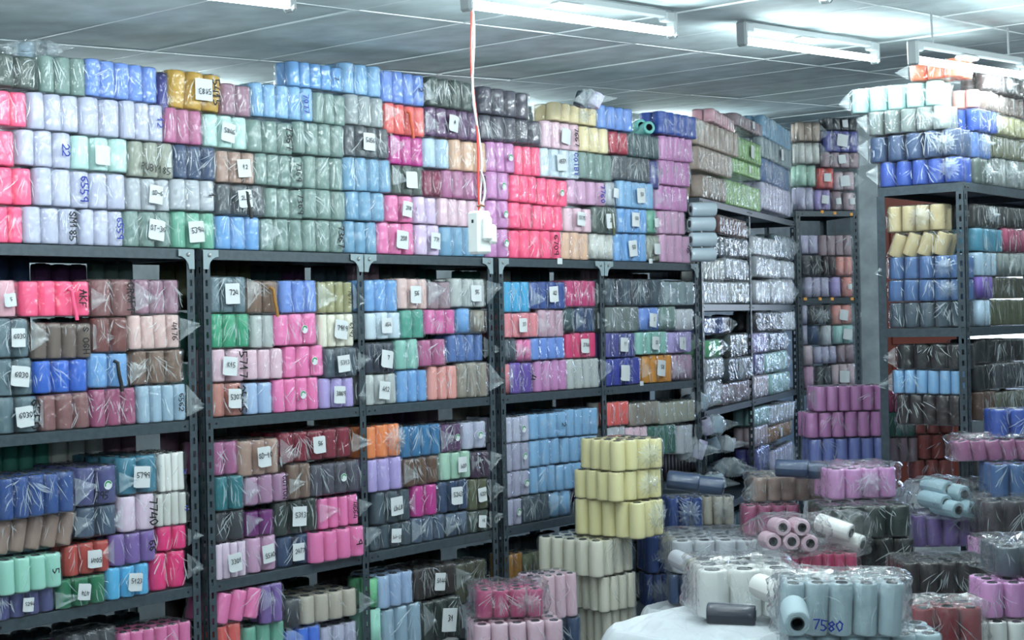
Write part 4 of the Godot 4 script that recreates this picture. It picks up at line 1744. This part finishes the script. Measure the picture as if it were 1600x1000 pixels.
func fill_piles() -> void:
	var th := deg_to_rad(AIM)
	var fw := Vector3(cos(th), 0, -sin(th))
	var rt := Vector3(sin(th), 0, cos(th))
	for s in SACKS.split("\n", false):
		var w := s.split("|")[0].split(" ")
		sack(w[0].to_float(), w[1].to_float(), w[2].to_float(), w[3].to_float(), w[4].to_float(), s.split("|")[1])
	var lines := Array(PILES.split("\n", false))
	lines.sort_custom(func(a, b): return a.split(" ")[3].to_float() / 1000.0 - 0.0 > b.split(" ")[3].to_float() / 1000.0)
	for line: String in lines:
		var halves := line.split("|")
		var w := halves[0].split(" ")
		var o := extras(w, 6)
		var colour := ""
		for k in range(6, w.size()):
			if PALETTE.contains("|" + w[k] + " "):
				colour = w[k]
		var z := w[4].to_float()
		var psi := deg_to_rad(w[5].to_float())
		var n: int = o.n
		var m: int = o.m
		var pa := at_depth(w[0].to_float(), w[3].to_float(), z)
		var pb := at_depth(w[1].to_float(), w[3].to_float(), z)
		var across := (pb - pa).dot(rt)
		var unit := across / (n * cos(psi) + m * absf(sin(psi)))
		o["pitch"] = unit
		var wd := n * unit
		var dp := m * unit
		# unit vectors of the pack's front: u runs to its right, out points at us, turned by psi
		var u := rt * cos(psi) + fw * sin(psi)
		var nrm := u.cross(Vector3.UP)
		var low := pa.y
		var h := at_depth(w[0].to_float(), w[2].to_float(), z).y - low
		var edge := rt * (pa.dot(rt) + pb.dot(rt)) / 2
		# middle of the footprint, then back to the middle of the front
		var centre := (rt * ((pa + pb) / 2).dot(rt)) + fw * (z + dp * 0.5 * cos(psi) + wd * 0.5 * absf(sin(psi)))
		var rest: float = max(low, 0.003)
		var hit := false
		for q in tops:
			var e := Vector2(centre.x - q[0].x, centre.z - q[0].z).length()
			if e < (q[1] + min(wd, dp) * 0.5) * 0.8 and absf(q[2] - low) < 0.085:
				rest = max(rest, q[2]) if hit else q[2]
				hit = true
		h = max(0.09, h + low - rest)
		tops.append([centre, max(wd, dp) * 0.5, rest + h + 0.002])
		var front := centre + nrm * dp * 0.5
		o["small"] = area(w) < SMALL
		pack("%s, %s" % [look(colour, o), halves[1]], "packs heaped on the floor", Transform3D(Basis(u, Vector3.UP, nrm), Vector3(front.x, rest, front.z)), wd, h, colour, o)


# middle x, middle z, width, depth, top | label
const SACKS := """
4.86 -3.02 0.86 0.66 0.575|white woven sack under the white pack with big spools
5.95 -3.80 0.48 0.42 0.37|pale sack under the navy pack, mostly hidden
7.00 -4.32 0.30 0.26 0.40|small pale sack under the dark brown pack by the far racks
5.42 -4.20 0.42 0.32 0.18|low sack under the small navy pack
4.92 -4.05 0.50 0.32 0.27|low sack under the lowest pale pink pack
4.46 -2.24 0.62 0.44 0.53|sack under the numbered aqua packs, hidden below the picture
5.24 -2.18 0.58 0.46 0.44|sack under the dark red pack and the white spools
5.86 -2.58 0.54 0.44 0.53|sack under the wide dark brown pack
6.38 -2.52 0.46 0.42 0.60|sack under the purple pack and the dark plum pack
6.02 -3.10 0.66 0.40 0.52|sack under the black pack and the crimson pink pack
6.32 -3.53 0.50 0.26 0.65|sack under the wine pink pack
7.34 -3.73 0.46 0.40 0.87|tall sack under the periwinkle and orchid packs
7.88 -3.57 0.40 0.32 0.75|sack under the rust red packs
7.12 -2.38 0.60 0.40 0.86|sack under the leaning mauve spools
"""
func sack(x: float, z: float, w: float, dp: float, top: float, label: String) -> void:
	var t := thing("woven_sack", label, "sack", Transform3D(Basis(Vector3.UP, rng.randf_range(-0.12, 0.12) + deg_to_rad(0.0)), Vector3(x, 0, z)), "sacks under the heaped packs")
	var pos := PackedVector3Array()
	var uv := PackedVector2Array()
	var idx := PackedInt32Array()
	var na := 120
	var nl := 54
	for j in nl + 1:
		var e := PI * (float(j) / nl - 0.5)
		for i in na + 1:
			var a := TAU * (i % na) / na
			var ce := signf(cos(e)) * pow(absf(cos(e)), 0.5)
			var se := signf(sin(e)) * pow(absf(sin(e)), 0.36)
			var cx := signf(cos(a)) * pow(absf(cos(a)), 0.5)
			var sx := signf(sin(a)) * pow(absf(sin(a)), 0.5)
			var p := Vector3(cx * ce * w * 0.5, (se * 0.5 + 0.5) * top, sx * ce * dp * 0.5)
			# soft dents, and folds that run together towards the middle of the top
			var rr := Vector2(p.x, p.z).length()
			var fold := 0.008 * sin(a * 11.0 + 3.0 * wob.get_noise_2d(cos(a) * 14, sin(a) * 14 + x * 9)) * clampf(rr / 0.2, 0, 1) * (1.0 if se > 0.3 else 0.5)
			var soft := wob.get_noise_3d(p.x * 14 + x * 7, p.y * 14, p.z * 14) * 0.02
			if p.y > top * 0.93:
				# folds that run out from a pinch left of the middle
				var q := Vector2(p.x + 0.22 * w, p.z - 0.10 * dp)
				var ang := q.angle()
				var far := q.length()
				var ray_fold := 0.022 * (absf(sin(ang * 5.0 + 2.5 * wob.get_noise_2d(far * 30.0, x * 7))) - 0.5) * smoothstep(0.03, 0.14, far) * (1.0 - 0.5 * smoothstep(0.2, 0.5, far))
				p.y += -absf(soft) - 0.012 + ray_fold - 0.05 * smoothstep(0.35, 1.0, rr / (0.5 * w))
			else:
				var out := Vector3(p.x, 0, p.z).normalized()
				p += out * (fold + soft - 0.012) * (0.0 if p.y < 0.02 else 1.0)
			pos.append(p)
			uv.append(Vector2(float(i) / na * 3.0, float(j) / nl * 2.0))
	for j in nl:
		for i in na:
			var a := j * (na + 1) + i
			var b := a + na + 1
			for v in [a, b, b + 1, a, b + 1, a + 1]:
				idx.append(v)
	part("sack_cloth", from_arrays(pos, uv, idx), mats.sack, t)
	# tied ear at one corner
	var ear := begin()
	tube_into(ear, [Vector3(w * 0.36, top * 0.90, dp * 0.30), Vector3(w * 0.40, top * 0.97, dp * 0.34), Vector3(w * 0.45, top * 1.0, dp * 0.36)], 0.016, 8)
	part("tied_corner", done(ear), mats.sack, t)
	tops.append([Vector3(x, 0, z), min(w, dp) * 0.5, top - 0.004])
	if w > dp * 1.2:
		for s in [-1.0, 1.0]:
			tops.append([Vector3(x + s * (w - dp) * 0.5, 0, z), dp * 0.5, top - 0.004])

func build_extras() -> void:
	socket_box()
	lying("dark blue wrapped spool lying alone on the white sack", "deep_navy", [[1143, 960, 5.2]], 0.074, 0.165, Vector3(0.98, -0.03, 0.20), true)
	lying("five pale pink spools lying in a bag, dark ends showing", "pale_pink", [[1223, 824, 6.35], [1253, 824, 6.35], [1208, 846, 6.35], [1237, 846, 6.35], [1266, 849, 6.35]], 0.074, 0.15, Vector3(0.05, 0.08, 1.0), false)
	lying("dark blue wrapped spools lying across the beige brown pack", "navy", [[1238, 732, 7.0], [1268, 735, 7.0]], 0.080, 0.15, Vector3(0.9, -0.03, 0.3), true)
	lying("shiny dark blue spools lying beside the topmost yellow pack", "navy", [[1068, 752, 7.3], [1105, 758, 7.3]], 0.085, 0.155, Vector3(0.98, -0.12, 0.15), true)
	lying("lavender spools lying askew above the red packs, ends open", "lavender", [[1450, 610, 8.2], [1468, 628, 8.2]], 0.080, 0.20, Vector3(-0.75, 0.35, 0.55), false)
	lying("pale teal spools lying in a bag above the purple pack, ends open", "light_teal", [[1497, 797, 6.7], [1522, 797, 6.7], [1506, 772, 6.75], [1478, 786, 6.75], [1482, 764, 6.8]], 0.078, 0.16, Vector3(0.45, -0.05, 1.0), false)
	lying("aqua spools lying loose behind the navy pack near the ceiling", "aqua", [[1002, 196, 8.35], [1014, 199, 8.3], [1000, 214, 8.4]], 0.075, 0.15, Vector3(0.4, 0.15, 1.0), false)
	lying("pale blue spools lying stacked at the end of the top board", "ice_blue", [[1097, 398, 8.62], [1098, 374, 8.62], [1096, 350, 8.62], [1098, 327, 8.62]], 0.078, 0.15, Vector3(-0.95, 0.0, 0.25), true)
	lying("silver spool lying at the end of the silver pack", "silver", [[1078, 884, 6.5]], 0.078, 0.15, Vector3(0.35, -0.1, 1.0), false)
	lying("white spool lying against the big white spools, end open", "white", [[1222, 930, 5.15]], 0.085, 0.15, Vector3(0.45, -0.1, 1.0), false)
	lying("pale aqua spool lying at the foot of the numbered pack", "pale_aqua", [[1246, 974, 4.55]], 0.082, 0.15, Vector3(-0.1, -0.15, 1.0), false)
	lying("white spools lying in a bag behind the crimson pack", "white", [[1304, 824, 6.5], [1322, 842, 6.55]], 0.078, 0.16, Vector3(0.8, -0.25, 0.6), true)
	for b in [[1090, 628, 8.75, 0.15, 0.11, "clear film bag with blue scraps at the end of the long rack"], [1118, 664, 8.75, 0.14, 0.12, "clear film bag hanging under the silver packs"], [1080, 702, 8.6, 0.13, 0.14, "big milky film bag beside the topmost yellow pack"], [1128, 694, 8.9, 0.15, 0.10, "pointed film bag at the dark gap between the racks"], [1140, 730, 8.9, 0.16, 0.11, "lower pointed film bag at the dark gap"], [1116, 752, 8.8, 0.13, 0.11, "film bag behind the shiny dark blue spools"], [918, 154, 7.5, 0.11, 0.09, "clear film bag end sticking up above the cream pack"], [52, 78, 5.42, 0.20, 0.07, "empty grey film bag on the dark packs nearest the camera"]]:
		film_bag(b[0], b[1], b[2], b[3], b[4], b[5])
	shelf_tags()

# spools on their sides: centres in the picture and depth, axis in camera terms (right, up, towards us)
func lying(label: String, colour: String, where: Array, dia: float, tall: float, axis: Vector3, wrapped: bool) -> void:
	var th := deg_to_rad(AIM)
	var fw := Vector3(cos(th), 0, -sin(th))
	var rt := Vector3(sin(th), 0, cos(th))
	var ax := (rt * axis.x + Vector3.UP * axis.y - fw * axis.z).normalized()
	var side := ax.cross(Vector3.UP).normalized()
	var b := Basis(side, ax, side.cross(ax))
	var first := at_depth(where[0][0], where[0][1], where[0][2])
	var t := thing("lying_spools" if where.size() > 1 else "lying_spool", label, "spools", Transform3D(Basis(), first - Vector3(0, dia / 2, 0)), "")
	for w in where:
		var c := at_depth(w[0], w[1], w[2]) - first + Vector3(0, dia / 2, 0)
		# the near end sits where the picture shows it
		var o := c - ax * tall * (0.5 if absf(axis.z) < 0.9 else 0.96)
		spool(t, Transform3D(b * Basis().scaled(Vector3(dia * 0.5, tall, dia * 0.5)), o), colour, mats.core)
		if wrapped:
			var st := begin()
			st.set_smooth_group(1)
			var r := dia * 0.53
			lathe_into(st, [Vector2(0, -0.02), Vector2(0.5, -0.018), Vector2(1.0, 0.02), Vector2(1.03, 0.2), Vector2(1.0, 0.5), Vector2(1.03, 0.8), Vector2(1.0, 0.98), Vector2(0.5, 1.03), Vector2(0.0, 1.02)], 18)
			var sleeve := done(st)
			part("plastic_film", sleeve, films_flat(), t, Transform3D(b * Basis().scaled(Vector3(r, tall, r)), o))
	if where.size() > 1 and label.contains("bag"):
		bag_round(t, 0.015)

# a slack bag round everything that hangs on a thing
func bag_round(t: Node3D, pad: float) -> void:
	var box := AABB()
	var first := true
	for c in t.get_children():
		var b: AABB = c.transform * c.get_aabb()
		box = b if first else box.merge(b)
		first = false
	var pos := PackedVector3Array()
	var uv := PackedVector2Array()
	var idx := PackedInt32Array()
	var na := 56
	var nl := 24
	var mid := box.get_center()
	var half := box.size * 0.5 + Vector3(pad, pad * 0.4, pad)
	var jz := rng.randf() * 70
	for j in nl + 1:
		var el := PI * (float(j) / nl - 0.5)
		for i in na + 1:
			var a := TAU * (i % na) / na
			var dir := Vector3(cos(a) * cos(el), sin(el), sin(a) * cos(el))
			var n := 5.0
			var r := pow(pow(absf(dir.x), n) + pow(absf(dir.y), n) + pow(absf(dir.z), n), -1.0 / n)
			r *= 1.0 + 0.22 * wob.get_noise_3d(dir.x * 9 + jz, dir.y * 9, dir.z * 9) - 0.05 * absf(wob.get_noise_2d(a * 16.0, jz + el * 5.0))
			pos.append(mid + Vector3(dir.x * half.x, dir.y * half.y, dir.z * half.z) * r)
			uv.append(Vector2(a * 0.14 + jz, el * 0.2))
	for j in nl:
		for i in na:
			var a := j * (na + 1) + i
			var b := a + na + 1
			for v in [a, b, b + 1, a, b + 1, a + 1]:
				idx.append(v)
	part("loose_film", from_arrays(pos, uv, idx), films[5], t)

func films_flat() -> Material:
	if not mats.has("sleeve"):
		var m: StandardMaterial3D = films[0].duplicate()
		m.uv1_triplanar = true
		m.uv1_scale = Vector3(0.5, 0.5, 0.5)
		mats.sleeve = m
	return mats.sleeve

# a crumpled bag of clear film with an open, pointed mouth
func film_bag(px: float, py: float, z: float, w: float, h: float, label: String) -> void:
	var p := at_depth(px, py, z)
	var t := thing("film_bag", label, "plastic bag", Transform3D(Basis(Vector3.UP, deg_to_rad(-AIM) + rng.randf_range(-0.5, 0.5)), p), "clear film bags by the dark gap")
	var pos := PackedVector3Array()
	var uv := PackedVector2Array()
	var idx := PackedInt32Array()
	var na := 40
	var nl := 18
	var jz := rng.randf() * 80
	for j in nl + 1:
		var f := float(j) / nl
		for i in na + 1:
			var a := TAU * (i % na) / na
			var r: float = 0.5 * pow(sin(clampf(0.06 + f * 0.9, 0, 1) * PI), 0.5) * (1.0 if f < 0.7 else 1.0 - 0.35 * (f - 0.7))
			r *= 1.0 + 0.35 * wob.get_noise_3d(cos(a) * 9 + jz, f * 26, sin(a) * 9)
			pos.append(Vector3(cos(a) * r * w, (f - 0.5) * h + 0.012 * wob.get_noise_2d(a * 9, f * 20 + jz), sin(a) * r * w * 0.6))
			uv.append(Vector2(float(i) / na * w * 6, f * h * 2.4))
	for j in nl:
		for i in na:
			var a := j * (na + 1) + i
			var b := a + na + 1
			for v in [a, b, b + 1, a, b + 1, a + 1]:
				idx.append(v)
	part("film_body", from_arrays(pos, uv, idx), films[3], t)
	part("loose_film", flap_mesh(-h * 0.35, h * 0.3, 0.11, 1.0), films[3], t, Transform3D(Basis(), Vector3(w * 0.3, 0, w * 0.12)))
	part("loose_film", flap_mesh(-h * 0.4, h * 0.4, 0.07, -1.0), films[3], t, Transform3D(Basis(), Vector3(-w * 0.2, 0, w * 0.2)))
	for k in 2:
		var c: String = ["silver", "steel_grey_blue", "silver_lavender", "dark_slate"][rng.randi() % 4]
		spool(t, Transform3D(Basis(Vector3.BACK, rng.randf_range(-0.5, 0.5)) * Basis().scaled(Vector3(0.034, h * 0.8, 0.034)), Vector3((k - 0.5) * 0.07, -h * 0.4, -0.02)), c, mats.core)

func socket_box() -> void:
	var z := 5.36
	var top := at_depth(749, 330, z)
	var low := at_depth(749, 397, z)
	var h := top.y - low.y
	var yaw := deg_to_rad(-AIM) + deg_to_rad(28)
	var t := thing("socket_box", "white extension socket box hanging from the first tube light by a cable", "extension socket", Transform3D(Basis(Vector3.UP, yaw), Vector3(top.x, low.y, top.z)))
	mats.shell = solid(Color(0.93, 0.94, 0.93), 0.35)
	part("box_body", block(Vector3(-0.030, 0, -0.034), Vector3(0.030, h, 0.030), 0.008), mats.shell, t)
	var st := begin()
	box_into(st, Vector3(-0.018, h * 0.30, 0.028), Vector3(0.020, h * 0.86, 0.052), 0.008)
	box_into(st, Vector3(0.012, h * 0.22, 0.026), Vector3(0.046, h * 0.68, 0.046), 0.010)
	part("charger_plug", done(st), mats.shell, t)
	var hole := begin()
	box_into(hole, Vector3(-0.0312, h * 0.72, -0.006), Vector3(-0.0298, h * 0.80, 0.004), 0.0)
	part("socket_hole", done(hole), mats.black, t)
	# the cable: two strands that run up to the end of the batten, tied just above the box
	var from := t.transform.affine_inverse()
	var up := from * at_depth(737, 2, 5.40)
	for s in [[mats.red_cord, -0.004], [mats.white, 0.006]]:
		var pts := []
		for k in 15:
			var f := k / 14.0
			var q := Vector3(0.0, h + 0.002, 0).lerp(up, f)
			q += Vector3(s[1] * (1.0 + 2.0 * sin(f * 9.0)) + 0.012 * sin(f * 7.0), 0, 0.004 * sin(f * 11.0 + s[1] * 300.0)) * sin(clampf(f * 1.0, 0, 1) * PI * 0.97 + 0.05)
			pts.append(q)
		var c := begin()
		tube_into(c, pts, 0.0042, 8)
		part("cable", done(c), s[0], t)
	var lp := begin()
	var loop := []
	for k in 15:
		var f := k / 14.0
		loop.append(Vector3(0.004 + 0.018 * sin(f * PI), h + 0.012 + 0.13 * f, 0.006))
	tube_into(lp, loop, 0.004, 8)
	part("cable", done(lp), mats.white, t)
	var kn := begin()
	tube_into(kn, [Vector3(-0.014, h + 0.016, 0.008), Vector3(0.0, h + 0.021, 0.010), Vector3(0.015, h + 0.017, 0.008)], 0.004, 6)
	part("tie", done(kn), solid(Color(0.45, 0.30, 0.20)), t)

func shelf_tags() -> void:
	# paper tags stuck on the front edges of the boards
	var k := 0
	for s in [["long", 874, 408, 0.040, 0.030, "first"], ["long", 1016, 408, 0.034, 0.026, "second"], ["long", 1002, 599, 0.034, 0.024, "third"], ["end", 1284, 331, 0.026, 0.022, "dot"], ["end", 1304, 333, 0.026, 0.022, "dot"], ["end", 1330, 335, 0.024, 0.022, "dot"], ["end", 1258, 467, 0.028, 0.022, "dot"], ["end", 1281, 467, 0.026, 0.022, "dot"], ["end", 1300, 467, 0.026, 0.022, "dot"], ["end", 1331, 467, 0.026, 0.022, "dot"]]:
		var f: Transform3D = frames[s[0]]
		var p := on_plane(s[1], s[2], f.origin, f.basis.z)
		var dot: bool = s[5] == "dot"
		var words := {"first": "white paper tag on the top board edge under the hot pink packs", "second": "white paper tag on the top board edge under the sky blue pack", "third": "white paper tag on the shelf edge under the indigo pack"}
		var l: String = words.get(s[5], "orange square sticker on the shelf edges of the pillar rack")
		var o := part("shelf_sticker" if dot else "shelf_tag", paper_mesh(s[3], s[4]), mats.orange_dot if dot else mats.paper, self, Transform3D(f.basis, p + f.basis.z * 0.003))
		tag(o, l, "shelf tag", "orange stickers on the pillar rack" if dot else "paper tags on the long rack")
